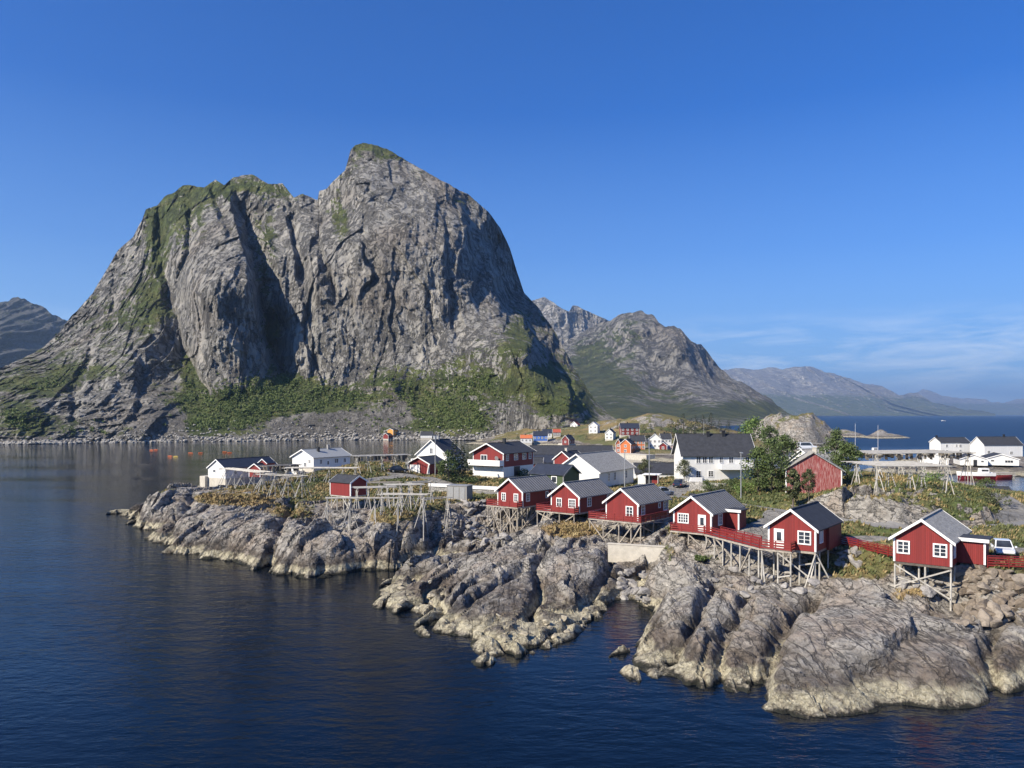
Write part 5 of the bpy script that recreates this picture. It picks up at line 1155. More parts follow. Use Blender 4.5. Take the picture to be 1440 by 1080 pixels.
gr = house('garage', 'red garage with a white door and slanting white corner posts, black car in front', 'garage', at_corner(603.5, 667, 6.3, 26, 5.6), 26, 5.6, 7, 2.5, 1.35, RED, ROOFD, ov=.5, ovg=.5, doors=[('F', 1.75, 2.5, 2.0, dict(glass=False, name='garage_door'))])
for s_ in (-1, 1):
    m = MB(); m.bar((s_ * 2.35, -.1, 0), (s_ * 3.0, -.4, 2.3), .22); m.build('corner_post', TRIM, gr)
car('car', 'black car parked beside the red garage with the white door', on(W(560, 670, 6.2), .05), math.radians(200), CARB, 4.3)
wg = house('white_house', 'steep gabled white house with pale chimney pots behind the red garage', 'house', at_corner(628, 662, 5.6, 26, 9.0), 26, 9.0, 8.5, 4.2, 3.6, WHITEB, ROOFD, ov=.45, ovg=.4, windows=[('F', 4.4, 5.0, .8, 1.3, (2, 3)), ('F', 2.2, 2.0, 1.0, 1.2), ('F', 6.8, 2.0, 1.0, 1.2), ('R', 3, 2, 1, 1.2), ('R', 7, 2, 1, 1.2)], chimneys=[(0, 1.6, 1.0, GREYM), (0, 3.2, .9, GREYM)], base=CONC, base_h=1)
m = MB(); m.prism([(-4.7, 2.0), (-1.2, 2.0), (-1.2, 2.9), (-4.7, 3.0)], 'y', -2.6, -.02); m.build('extension', WHITEB, wg)
rw = house('two_storey_house', 'two storey red house with white ground floor and long white balcony', 'house', at_corner(708, 671, 6.3, 33, 8.2), 33, 8.2, 12.5, 5.3, 1.95, RED, ROOFD, ov=.55, ovg=.7, lower=(WHITEB, 2.15), windows=[('F', 3.0, 4.1, 1.5, 1.1, (2, 1)), ('R', 1.5, 4.2, .9, 1.2), ('R', 5, 4.2, 1.4, 1.2), ('R', 8.5, 4.2, 1.4, 1.2), ('R', 11, 4.2, .9, 1.2)], chimneys=[(.3, 6, 1.1, BLACK)], base=CONC, base_h=1)
m = MB(); m.box((-4.4, -1.7, 2.45), (4.2, -.04, 2.65)); m.box((-4.4, -1.7, 2.65), (4.2, -1.6, 3.7)); m.box((-4.4, -1.6, 2.65), (-4.3, -.04, 3.7)); m.box((4.1, -1.6, 2.65), (4.2, -.04, 3.7)); m.build('balcony', TRIM, rw)
m = MB(); m.tube((2.6, -.5, 4.1), (2.6, -.42, 4.12), .5, .42, 16); m.build('satellite_dish', GREYM, rw)
m = MB(); m.box((4.14, 4.2, 0), (4.2, 6.6, 2.1)); m.build('basement_door', BLACK, rw)
# green shed and dark lean-to
a = 128
def side_on(name, label, cat, corner, th, W_, L, *ar, **k):
    """a house whose long side faces the sea; corner is the near foot between that side and the right hand gable"""
    r = house(name, label, cat, (0, 0, 0), th, W_, L, *ar, **k); q = math.radians(th)
    p = corner if isinstance(corner, Vector) else W(*corner)
    r.location = p - Vector((math.cos(q), -math.sin(q), 0)) * (W_ / 2) - Vector((math.sin(q), math.cos(q), 0)) * L
    return r
gs = side_on('green_shed', 'dark green shed with a navy roof and one white framed window', 'shed', (792.5, 694, 5.8), 126, 5.4, 7.2, 3.4, 1.5, GREENB, ROOFN, trim=GREYB, ov=.3, ovg=.3, windows=[('R', 5.2, 2.4, .95, 1.0, (1, 1), TRIM)])
ls = side_on('low_shed', 'low shed under a wide navy roof just left of the dark green shed', 'shed', (742, 704, 5.7), 126, 5.0, 5.4, 1.9, 1.3, GREENB, ROOFN, trim=GREYB, ov=.35, ovg=.3, barge=False)
ch = house('chapel', 'long white hall with a grey slate roof and shaded blue grey side wall', 'hall', at_corner(842.5, 687, 5.6, 31, 9.6), 31, 9.6, 17.5, 3.3, 3.2, WHITEB, SLATE, ov=.5, ovg=.5, windows=[('R', 4.6, 1.9, .9, 1.5, (2, 3)), ('R', 7.6, 1.9, .9, 1.5, (2, 3)), ('R', 13.5, 1.9, .9, 1.5, (2, 3))], base=CONC, base_h=1)
wr = side_on('warehouse', 'long warehouse with a dark streaked roof between the harbour and the white hall', 'warehouse', W(862, 659, 3.6) , 92, 11, 25, 3.0, 3.7, WHITEB, ROOFD, ov=.4, ovg=.4)
house('red_annex', 'low red annex with a white roof edge beside the two storey red house', 'shed', at_corner(760, 660, 4.4, 80, 6), 80, 6, 7, 2.2, 1.2, RED, WHITEB, ov=.3, ovg=.3)
side_on('red_annex', 'low red lean-to under a dark roof right behind the two storey red house', 'shed', W(762, 664, 5.0), 96, 5, 8, 2.2, 1.4, RED, ROOFD)
house('red_shed', 'small red gabled shed tucked between the green shed and the white hall', 'shed', at_corner(803, 664, 5.4, 36, 5.2), 36, 5.2, 7, 3.2, 1.9, RED, ROOFD, chimneys=[(0, 2, .8, CONC)])
side_on('dark_shed', 'black roofed shed behind the small red gabled shed', 'shed', W(778, 660, 4.6), 95, 6, 9, 2.0, 1.8, BLACKB, ROOFN, barge=False)
# right of the hall
side_on('boathouse', 'low white boathouse with a broad black roof left of the big white house', 'boathouse', W(962, 676, 4.8), 94, 8, 11, 1.7, 2.0, WHITEB, ROOFD)
kb = thing('kiosk', 'small white and red kiosk with a flat white roof beside the gravel lot', 'kiosk', W(908, 683, 5.5), -math.radians(20))
m = MB(); m.box((-1.6, 0, -.3), (0, 2.2, 2.1)); m.build('cabin_box', WHITEB, kb)
m = MB(); m.box((0, .3, -.3), (2.4, 2.2, 2.2)); m.build('red_front', RED, kb); m = MB(); m.box((.1, .28, -.3), (1.2, .295, 1.9)); m.build('opening_shade', BLACK, kb)  # thin black sheet painted in for the shade inside the open front
m = MB(); m.box((-.6, -.9, 2.25), (2.9, 2.5, 2.4)); m.build('flat_roof', TRIM, kb)
for x in (0.0, 2.6):
    m = MB(); m.tube((x, -.7, -.4), (x, -.7, 2.25), .06); m.build('post', TRIM, kb)
bh = side_on('big_house', 'big white two storey house with a dark roof and two chimneys behind the trees', 'house', W(1060, 676, 6.6), 90, 8.6, 14.3, 5.3, 4.0, WHITEB, ROOFD, ov=.45, ovg=.6,
             windows=[('R', 3.1, 4.2, .8, 1.15), ('R', 4.35, 4.2, .8, 1.15), ('R', 5.6, 4.2, .8, 1.15), ('R', 7.7, 4.2, .6, 1.05), ('R', 9.7, 4.2, .8, 1.1), ('R', 13.0, 4.2, .8, 1.1), ('R', 3.1, 1.3, .9, 1.3), ('R', 5.6, 1.4, .9, 1.1)], chimneys=[(.4, 6.0, .9, BLACK), (.4, 9.2, 1.1, BLACK)], base=CONC, base_h=1.5)
m = MB(); m.box((4.32, 7.2, 2.35), (6.4, 12.8, 2.55)); m.box((6.3, 7.2, 2.55), (6.4, 12.8, 3.5)); m.box((4.32, 7.2, 2.55), (6.3, 7.3, 3.5)); m.box((4.32, 12.7, 2.55), (6.3, 12.8, 3.5)); m.build('balcony', TRIM, bh)
m = MB(); m.box((4.33, .8, -.2), (7.0, .95, .9)); m.box((6.9, .95, -.2), (7.05, 3.2, .9)); m.build('terrace_wall', TRIM, bh)
m = MB(); m.tube((.2, 5.2, 9.2), (.2, 5.2, 12.0), .04); m.build('aerial', GREYM, bh)
bn = house('old_barn', 'old red barn with flaking paint and a grey slate roof on a low stone base', 'barn', at_corner(1184, 695, 7.1, 19, 8.6), 19, 8.6, 9.5, 3.9, 2.7, RED2, SLATE, ov=.55, ovg=.35, barge=False, chimneys=[(.2, 2.0, .9, CONC)])
for x, y in ((3.6, .4), (-3.9, .4), (1.0, .4), (3.6, 6), (-3.6, 6)):
    m = MB(); m.box((x - .5, y - .3, -1.3), (x + .5, y + .6, -.003)); m.build('stone_pier', CONC, bn)
m = MB(); m.bar((1.9, -.1, -1.2), (1.2, .1, -.05), .16); m.build('prop', WOODG, bn)
house('slate_roofed_house', 'grey slate roofed wing with a white chimney behind the old red barn', 'house', W(1128, 672, 7.0), 60, 7, 9, 3.4, 2.4, WHITEB, SLATE, ov=.3, ovg=.4, chimneys=[(1.2, 5.6, .9, TRIM)])

# ------------------------------------------------------------------ harbour on the right
side_on('white_house', 'smaller white two storey house with a black roof beside the open sea', 'house', W(1364, 640, 2.2), 86, 8, 13.4, 5.6, 2.0, WHITEB, ROOFD, windows=[('R', 2.8, 4.1, .9, 1.1), ('R', 7.2, 4.1, .7, 1.1), ('R', 9.0, 4.1, .9, 1.1), ('R', 2.8, 1.6, .9, 1.1), ('R', 9.0, 1.7, .9, 1.3), ('B', 4, 4, .8, 1.2)], chimneys=[(0, .7, .9, BLACK)])
side_on('white_house', 'larger white house with a black roof at the right edge by the sea', 'house', W(1438, 642, 2.2), 86, 9, 17, 5.0, 3.2, WHITEB, ROOFD, windows=[('R', 2, 1.9, 1.1, 1.1), ('R', 12, 1.6, 1.1, 1.0), ('B', 3.5, 4.4, .9, 1.1), ('B', 3.5, 2, .9, 1.1)], chimneys=[(0, 12, 1.0, BLACK)])
LB = 'white boathouses on the quay'
house('white_boathouse', 'white gabled boathouse behind the red and white fishing boat', 'boathouse', at_corner(1389, 655, 2.2, 20, 8.4), 20, 8.4, 12, 2.2, 1.6, WHITEB, ROOFD, windows=[('F', 2.2, 1.6, .8, .5, (1, 1)), ('F', 6.8, 1.5, .8, .5, (1, 1))], doors=[('F', 4.6, .9, 1.9, dict(mat=BLACK, glass=False))], group=LB)
house('white_boathouse', 'wide white gabled boathouse behind the small red boat', 'boathouse', at_corner(1433, 655, 2.2, 20, 10.4), 20, 10.4, 12, 2.2, 1.7, WHITEB, ROOFD, windows=[('F', 2.4, 1.6, .9, .5, (1, 1)), ('F', 7.4, 1.4, 2.4, .8, (3, 1))], group=LB)
house('white_boathouse', 'white boathouse half hidden behind the end of the longest drying rack', 'boathouse', at_corner(1334, 655, 2.2, 24, 9), 24, 9, 12, 2.4, 1.7, WHITEB, ROOFD, group=LB)
MAROON = plain('maroon_hull', (.14, .012, .02), .4, var=.15)
boat('fishing_boat', 'white fishing boat with a dark red hull moored at the quay', W(1372, 674, 0), math.radians(170), 10.5, 3.4, 1.9, MAROON, TRIM, cabin=True, band=.6)
boat('rowing_boat', 'small red open boat tied below the wooden quay', W(1412, 673, 0), math.radians(3), 5.2, 1.7, .9, REDR, REDR)
boat('sailing_boat', 'moored sailing boat with the taller of the two bare masts', W(1204, 640, 0), math.radians(10), 10, 3, 1.3, TRIM, TRIM, mast=15.6)
boat('sailing_boat', 'moored sailing boat with the shorter of the two bare masts', W(1236, 638, 0), math.radians(5), 10, 3, 1.4, TRIM, TRIM, mast=14.6, cabin=True)
boat('motor_boat', 'tiny white motor boat far out on the open sea', W(1327, 592.2, 0), math.radians(0), 14, 4, 1.6, TRIM, TRIM, cabin=True)
def quay(r, L, dz):
    m = MB(); m.box((0, 0, 1.3), (L, 4, 1.55)); m.build('deck', WOODG, r)
    for k in range(12):
        m = MB(); m.tube((L * (k + .5) / 12, .15, -1), (L * (k + .5) / 12, .15, 1.3), .14); m.build('pile', WOODP, r)
    for zz in (.5, 1.0):
        m = MB(); m.box((0, -.05, zz), (L, .05, zz + .16)); m.build('waling', WOODP, r)
run('wooden_quay', 'wooden quay on pale piles behind the small red boat', 'quay', W(1385, 672, 0), W(1428, 672, 0), quay)
side_on('dark_shed', 'low brown shed with a black roof in the hollow right of the green hill', 'shed', on(W(1424, 708, 3.0)), 100, 4.5, 4.2, 1.6, 1.0, BLACKB, ROOFD, trim=WOODG, barge=False)

# ------------------------------------------------------------------ across the harbour
def far_house(name, label, px, py, z, wpx, th, W_, hgt, rise, wall, roof, side=False, nw=3, rows=1, trim=None, chim=True, doorc=None, group='houses across the harbour'):
    p = W(px, py, z); L = max(3.5, wpx * p.y / F) if side else W_ * 1.35
    g = far_ground(p.x, p.y); z = min(z, max(g, 1.2) + .5); p.z = z; zb = min(g, z) - 1.5
    if side:
        wn_ = [('R', L * (i + .5) / nw, hgt * (j + .55) / rows, .9, 1.0) for i in range(nw) for j in range(rows)]
        r = side_on(name, label, 'house', p, th, W_, L, hgt, rise, wall, roof, trim, windows=wn_, chimneys=[(0, L * .4, .8, BLACK)] if chim else (), base=CONC, base_h=z - zb, group=group)
    else:
        W_ = wpx * p.y / F / max(.3, math.cos(math.radians(th) - math.atan2(p.x, p.y))) if wpx else W_
        wn_ = [('F', W_ * (i + .5) / nw, hgt * (j + .55) / rows, .9, 1.0) for i in range(nw) for j in range(rows)] + [('R', 2.2, hgt * .6, .9, 1.0), ('R', 5.5, hgt * .6, .9, 1.0)]
        q = math.radians(th)
        r = house(name, label, 'house', p - Vector((math.cos(q), -math.sin(q), 0)) * (W_ / 2), th, W_, max(8, W_ * 1.2), hgt, rise, wall, roof, trim, windows=wn_, chimneys=[(0, 4, .8, BLACK)] if chim else (), base=CONC, base_h=z - zb, group=group)
    return r
oh = far_house('orange_house', 'orange house with a dark roof on the quay across the harbour', 887, 633, 3.2, 15, 25, 6, 4.4, 2.2, ORANGEB, ROOFD, nw=1, rows=2)
far_house('orange_house', 'orange wing of dark roofed houses right behind the orange gable', 907, 632, 3.2, 20, 92, 7, 4.2, 2.4, ORANGEB, ROOFD, True, 4, 2)
far_house('orange_house', 'rust red gable with a veranda left of the orange gable', 873, 632, 3.4, 7, 25, 4, 4.6, 2.0, cladding('rust_boards', (.36, .09, .03)), ROOFD, nw=1, rows=2, chim=False)
far_house('white_villa', 'white two storey villa with a steep front gable and long veranda across the harbour', 930, 631, 3.4, 18, 12, 6.5, 4.6, 2.6, WHITEB, ROOFD, nw=3, rows=2)
far_house('white_villa', 'white side wing with a dark roof at the right of the steep gabled villa', 944, 629, 3.6, 14, 92, 7, 5.2, 2.4, WHITEB, ROOFD, True, 3, 2)
far_house('red_boathouse', 'small red boathouse with a green door under the white villa', 938, 634, 2.4, 11, 14, 4, 2.6, 1.5, RED, ROOFM, nw=1, chim=False)
far_house('red_boathouse', 'small red boathouse with a white door right of its green doored twin', 955, 633, 2.4, 11, 14, 4, 2.4, 1.5, RED, ROOFM, nw=1, chim=False)
def jetty(r, L, dz):
    m = MB(); m.box((0, 0, 1.7), (L, 5, 2.0)); m.build('deck', WOODG, r)
    for k in range(11):
        m = MB(); m.tube((L * (k + .5) / 11, .2, -1.5), (L * (k + .5) / 11, .2, 1.7), .16); m.build('pile', WOODD, r)
run('jetty', 'grey timber jetty on dark piles under the two small red boathouses', 'jetty', W(924, 645, 0), W(968, 645, 0), jetty)
far_house('red_house', 'dark roofed house with a white upper floor band on the slope above the orange house', 899, 612, 8, 26, 92, 8, 4.2, 2.6, RED3, ROOFN, True, 4, 2)
far_house('white_house', 'white house with a red tiled roof below the mountain slope', 812, 605, 8, 10, 20, 7, 4.2, 2.4, WHITEB, ROOFT, nw=2, rows=2)
far_house('white_house', 'white house with a pale roof right of the red tiled one below the mountain', 840, 608, 8, 12, 18, 7, 5.0, 2.4, WHITEB, plain('light_roof', (.45, .45, .44), .7), nw=2, rows=2)
far_house('blue_house', 'bright blue house with a navy roof near the far shore', 770, 618, 3.6, 20, 93, 8, 3.6, 2.6, BLUEB, ROOFN, True, 4, 1)
far_house('white_house', 'low white house with an orange tiled roof left of the blue house', 748, 619, 3.4, 16, 92, 7, 3.0, 2.0, WHITEB, plain('orange_tile_roof', (.50, .14, .05), .8), True, 3, 1)
far_house('white_house', 'small grey white house with a dark roof uphill behind the blue house', 776, 609, 7.5, 13, 92, 7, 3.0, 2.4, WHITEB, ROOFN, True, 2, 1)
far_house('cottage', 'small cottage with a red roof at the mountain foot beside the blue house', 788, 609, 7.5, 10, 92, 6, 2.6, 2.0, GREYB, ROOFT, True, 2, 1, chim=False)
far_house('white_house', 'white house with a black roof uphill left of the orange houses', 862, 613, 7, 11, 20, 6, 4, 2.2, WHITEB, ROOFD, nw=2, rows=2)
far_house('dark_house', 'small black roofed house with a red gable above the stone quay', 800, 622, 3.4, 10, 30, 6, 3.4, 2.4, RED3, ROOFD, nw=1)
def squay(r, L, dz):
    m = MB(); m.box((0, 0, -2), (L, 5, 2.3)); m.build('quay_wall', CONC, r); m = MB(); m.box((-.1, -.1, 2.3), (L + .1, 5.1, 2.5)); m.build('coping', CONC, r)
run('stone_quay', 'pale stone quay below the small black roofed house', 'quay', W(785, 629, 0), W(800, 630, 0), squay)
run('stone_quay', 'grey stone quay in front of the orange house', 'quay', W(868, 645, 0), W(909, 648, 0), squay)
# along the mountain shore
def mt_point(px, py):
    k = np.argmin((MPX - px) ** 2 + (MPY - py) ** 2); i, j = np.unravel_index(k, MPX.shape); return Vector(MP[i, j])
def shore_house(name, label, px, py, *ar, **k):
    q = mt_point(px, py); r = house(name, label, 'house', q + Vector((0, -2, .6)), *ar, base=CONC, base_h=4, **k); return r
shore_house('ochre_house', 'ochre yellow house with a dark roof on the far shore under the mountain', 549, 613.5, 25, 5.6, 7, 4.4, 1.0, YELLOWB, ROOFD, windows=[('R', 3, 2.4, .9, 1.2)])
shore_house('red_boathouse', 'small red boathouse at the water below the ochre yellow house', 543, 618, 28, 5.2, 7, 2.6, 1.8, RED, ROOFD)
shore_house('dark_house', 'small house with a black roof among bushes on the far mountain shore', 593, 616, 92, 6, 9, 2.2, 2.6, WHITEB, ROOFD)

# ------------------------------------------------------------------ cars, posts, container, walls
car('car', 'dark navy estate car parked beside the stone wall of the big white house', on(W(956, 686, 5.9), .05), math.radians(245), CARN, 4.6, 1.85, 1.55)
car('car', 'navy blue car half hidden behind the roof of the third red cabin', on(W(905, 694, 5.8), .05), math.radians(185), CARN, 4.8, 1.9, 1.6)
car('car', 'silver car just behind the back eave of the third red cabin', on(W(932, 697, 5.8), .05), math.radians(215), CARS, 4.3)
car('car', 'white car parked behind the red fence right of the slate roofed cabin', on(W(1410, 783, 6), .05), math.radians(66), CARW, 4.1, 1.7, 1.42)
car('camper_van', 'white camper van on the coast road behind the old red barn', far_ground and Vector((*W(1135, 633.5, 6.0).to_2d(), 6.2)), math.radians(180), CARW, 7, 2.3, 3.0, 'camper van', True)
ct_ = thing('utility_cabin', 'grey metal utility cabin at the head of the rubble slope', 'cabin', on(W(640, 703, 5.3), .1), -math.radians(22))
m = MB(); m.box((-1.6, 0, 0), (2.2, 2.4, 2.4)); m.build('body', GREYB, ct_); m = MB(); m.box((-1.7, -.1, 2.4), (2.3, 2.5, 2.5)); m.build('roof', GREYM, ct_)
for k in range(3): m = MB(); m.box((-1.3 + k * 1.1, -.06, .1), (-.35 + k * 1.1, -.002, 2.2)); m.build('door', GREYM, ct_)
def stone_wall(r, L, dz, h=1.6, cop=True):
    rng = np.random.default_rng(int(L * 10)); m = MB(); m.box((0, .06, -.8), (L, .5, h)); m.build('wall', M_STONEW, r)
    if cop: q = MB(); q.box((-.1, -.1, h), (L * .5, .6, h + .55)); q.box((L * .5 + .01, -.1, h - .15), (L, .6, h + .4)); q.build('white_coping', TRIM, r)
t = NT('stone_wall'); v = t.co((1, 1, 1.4)); t.set(col=t.mix(t.ramp(t.voro(v, 1.5, 'DISTANCE_TO_EDGE'), [(0, .9), (.09, 0)]), t.ramp(t.voro(v, 1.5, 'F1', 'Color'), [(0, (.2, .19, .175)), (1, (.46, .44, .40))]), (.05, .05, .045)), rough=.9); t.bump(t.voro(v, 1.5, 'DISTANCE_TO_EDGE'), .8, .12); M_STONEW = t.m
run('stone_wall', 'stone terrace wall with a thick white coping in front of the two storey red house', 'wall', on(W(603, 688, 5.8)), on(W(699, 692, 5.8)), lambda r, L, dz: stone_wall(r, L, dz, 1.1))
run('stone_wall', 'rough grey stone wall along the lane below the big white house', 'wall', on(W(969, 690, 6.0)), on(W(1020, 692, 6.2)), lambda r, L, dz: stone_wall(r, L, dz, 1.7, False))
def lamp(label, p, h, arm=.0):
    r = thing('lamp_post', label, 'lamp post', p); m = MB(); m.tube((0, 0, -.5), (0, 0, h), .11, .07, 8); m.build('pole', GREYM, r)
    m = MB(); m.box((-.15, -.7, h - .02), (.15, .25, h + .14)); m.build('lamp_head', GREYM, r)
lamp('grey lamp post on the grass left of the old barn, before the big white house', hit(1042, 703), 7.5)
lamp('grey lamp post at the right end of the slate roofed white hall', on(W(878.5, 692, 5.8)), 7.6)
lamp('grey lamp post beside the small white and red kiosk', on(W(913, 684, 5.6)), 9.5)
lamp('grey lamp post in front of the steep gabled white house', on(W(612, 668, 6.3)), 9.0)
def tpole(label, px, py, h):
    p = mt_point(px, py); r = thing('power_pole', label, 'power pole', p + Vector((0, -3, 0))); m = MB(); m.tube((0, 0, -1), (0, 0, h), .16, .11); m.build('pole', WOODG, r); m = MB(); m.bar((-.9, 0, h - .6), (.9, 0, h - .6), .14); m.build('crossarm', WOODG, r)
tpole('wooden power pole on the mountain shore behind the low white house', 350, 618, 12); tpole('wooden power pole on the mountain shore left of the ochre house', 533, 616, 13); tpole('wooden power pole on the far shore above the two storey red house', 712, 612, 12)

def guard(r, L, dz):
    m = MB(); m.box((0, 0, .45), (L, .12, .8)); m.build('rail', GREYM, r)
    for k in range(14): m = MB(); m.box((L * k / 13 - .06, .02, -1.2), (L * k / 13 + .06, .1, .6)); m.build('post', GREYM, r)
run('guard_rail', 'grey road guard rail along the foot of the rock dome', 'guard rail', Vector((*W(1103, 622, 5).to_2d(), 5.2)), Vector((*W(1163, 629.5, 4.2).to_2d(), 4.4)), guard)
# buoys on the water behind the left tip
OR, YE = plain('orange_float', (.75, .16, .04), .5), plain('yellow_float', (.75, .55, .12), .5)
BX = [(213, 633, 'leftmost long', OR), (219, 632.5, 'second', OR), (268, 637, 'left', OR), (282, 637, 'right', OR), (316, 635.5, 'a', OR), (323, 636.5, 'b', OR), (239, 641.5, 'c', OR), (247, 642, 'd', YE)]
BL = ['long orange kayak shaped float, leftmost on the fjord', 'orange float touching the leftmost long float', 'left one of the middle pair of orange floats on the fjord', 'right one of the middle pair of orange floats on the fjord', 'left one of the rightmost pair of orange floats on the fjord', 'rightmost orange float on the fjord, nearest the island', 'short red orange float nearest to the yellow float', 'small yellow float on the fjord']
for (px, py, _, mt_), lb_ in zip(BX, BL):
    r = thing('float', lb_, 'float', W(px, py, 0), random.uniform(-.3, .3), 'floats on the fjord'); m = MB(); l = 1.25
    for x0, x1, a, b in ((-l, -l * .6, .04, .13), (-l * .6, l * .6, .13, .13), (l * .6, l, .13, .04)): m.tube((x0, 0, .1), (x1, 0, .1), a, b, 10)
    m.build('hull', mt_, r); m = MB(); m.box((-.3, -.1, .2), (.3, .1, .3)); m.build('cockpit', mt_, r)
# ------------------------------------------------------------------ drying racks
def wp(px, py, z): return W(px, py, z)
R_ = rack
R_('pale drying rack carrying bundled poles in front of the long white building', on(W(372, 692, 4.9)), on(W(318, 686, 4.7)), 3.0, 3.0, 9, 5, seed=1)
R_('pale bare trestles in a row on the dry grass left of the red shed', on(W(368, 700, 5.0)), on(W(425, 702, 5.3)), 3.2, 2.0, 2, 4, seed=2)
R_('drying rack with dark fish heads hanging right of the stepped red boathouse', on(W(372, 684, 5.4)), on(W(418, 678, 5.8)), 3.2, 2.5, 6, 4, mat=WOODG, hang=26, seed=3)
R_('long pale drying rack on the brown hill beside the low white house', on(W(405, 672, 7.0)), on(W(500, 668, 7.6)), 2.8, 3.5, 9, 6, seed=4)
R_('dark fish laden drying rack under a white pole top on the brown hill', on(W(500, 662, 7.6)), on(W(572, 664, 6.8)), 3.6, 4.0, 9, 5, seed=5, hang=30)
R_('pale drying rack with close laid poles right of the red stilt shed', on(W(500, 714, 5.4)), on(W(552, 712, 5.4)), 3.4, 2.6, 5, 4, seed=6)
R_('drying rack with one long front pole running right from the red stilt shed', on(W(462, 735, 5.0)), on(W(560, 737, 4.8)), 3.3, 1.0, 2, 4, seed=7)
R_('drying rack of stacked short poles left of the grey utility cabin', on(W(546, 722, 5.3)), on(W(592, 722, 5.2)), 3.4, 2.0, 4, 4, seed=8)
R_('tall drying rack below the white coped stone wall', on(W(578, 708, 5.5)), on(W(604, 706, 5.5)), 3.2, 2.6, 3, 2, seed=9)
R_('weathered drying rack uphill behind the red stilt shed', on(W(505, 694, 5.8)), on(W(560, 692, 5.9)), 2.3, 2.2, 3, 3, mat=WOODG, seed=10)
R_('low drying rack of bare poles in the middle of the rack field', on(W(538, 732, 5.0)), on(W(598, 734, 4.9)), 2.6, 1.6, 3, 3, seed=11)
R_('small leaning trestles on the rock right of the rack field', on(W(596, 726, 5.1)), on(W(630, 722, 5.2)), 3.6, 1.4, 2, 2, seed=12)
R_('wide rack with a thick white layer of poles on the rocky knoll', on(W(1216, 694, 8.6)), on(W(1306, 691, 8.9)), 3.5, 11.0, 30, 3, seed=13, overlap=0.9, rows=(-4, 2), tw=2.4)
R_('longest rack hung with dried fish heads behind the rocky knoll', on(W(1206, 678, 7.6)), on(W(1330, 678, 7.2)), 4.7, 11.0, 30, 5, seed=14, hang=100, overlap=1.8, rows=(-5, 1), tw=3)

# ------------------------------------------------------------------ trees and bushes
TG = 'trees in the village'
conifer('spruce_tree', 'dark spruce right of the red garage, tallest of its clump', on(W(640, 676, 6.2)), 9.0, 5.6, TG, 1)
conifer('spruce_tree', 'dark spruce against the left corner of the two storey red house', on(W(650, 674, 6.2)), 7.5, 5.0, TG, 2)
broad_tree('garden_tree', 'round dark green garden tree just right of the red garage', 'tree', on(W(631, 677, 6.2)), 6.2, 4.8, LEAF, TG, 30, 60, .16, 3, .2, .1)
bush('low green garden hedge below the balcony of the two storey red house', on(W(662, 678, 6.1)), 4.5, 1.8, LEAF, 4, 'garden bushes')
conifer('spruce_tree', 'small lone spruce by the water behind the drying racks', on(W(562, 656, 3.0)), 8.0, 4.0, TG, 5)
for i, (px, py, h, wd, m_, lb_) in enumerate([(1085, 690, 8.8, 6.6, LEAF, 'large dark leafy tree covering the right end of the big white house'), (1066, 692, 7.5, 5.5, LEAF, 'leafy tree between the balcony and the largest dark tree'), (1104, 684, 9.0, 6.0, LEAF, 'leafy tree touching the left eave of the old barn'), (1176, 676, 9.5, 6.5, LEAF, 'dense dark tree rising right behind the old barn'), (1192, 682, 6.5, 5.5, LEAF, 'shorter dark tree between the old barn and the fish racks'),
                                              (1115, 708, 6.2, 2.3, LEAFO, 'slender birch in front of the left corner of the old barn'), (1137, 707, 4.8, 2.2, LEAFO, 'shorter slender birch in front of the middle of the old barn'), (907, 676, 5.0, 3.2, LEAFO, 'small olive tree between the white hall and the kiosk'), (962, 680, 4.6, 3.4, LEAFO, 'small olive tree at the left corner of the big white house')]):
    broad_tree('birch_tree' if 'birch' in lb_ else 'leafy_tree', lb_, 'tree', on(W(px, py, ground(*W(px, py, 6.5).to_2d()))), h, wd, m_, TG, 46 if h > 6 else 44, 70, .16 if h > 6 else .085, i + 20, .3 if h > 6 else .12, .12 if h > 6.5 else .34)
for i, (px, py, wd, h, m_, lb_) in enumerate([(998, 690, 3.6, 2.6, LEAF, 'bush in front of the ground floor windows of the big white house'), (1015, 694, 3.2, 2.0, LEAFO, 'olive bush on the stone wall of the big white house'), (1030, 692, 4.5, 2.6, LEAF, 'green bush under the balcony of the big white house'), (1046, 696, 4.0, 2.2, LEAFB, 'bright green bush beside the lamp post on the grass'),
                                              (1196, 694, 4.5, 2.4, LEAF, 'bush against the right wall of the old barn'), (1312, 700, 5, 2.4, LEAFB, 'bright bush under the right end of the wide pole rack'), (1396, 712, 3.2, 2.6, LEAFO, 'dark olive bush at the right foot of the green hill'), (1384, 690, 4.2, 2.4, LEAF, 'green bush on the crest of the green hill'), (884, 690, 2.2, 1.8, LEAFO, 'small bush at the far corner of the white hall'), (735, 668, 3.0, 2.4, LEAF, 'dark bush beside the low red annex'), (745, 680, 3.6, 2.0, LEAF, 'green bush behind the low navy roofed shed'), (708, 680, 1.8, 1.8, LEAF, 'bush at the right front corner of the two storey red house'), (985, 790, 1.4, .8, LEAF, 'small green bush on the rock below the boardwalk'), (1165, 680, 4, 2.6, LEAF, 'bush behind the right eave of the old barn')]):
    bush(lb_, hit(px, py) if py > 700 else on(W(px, py, 6.4)), wd, h, m_, i + 50, 'village bushes', 14, 60, .12)
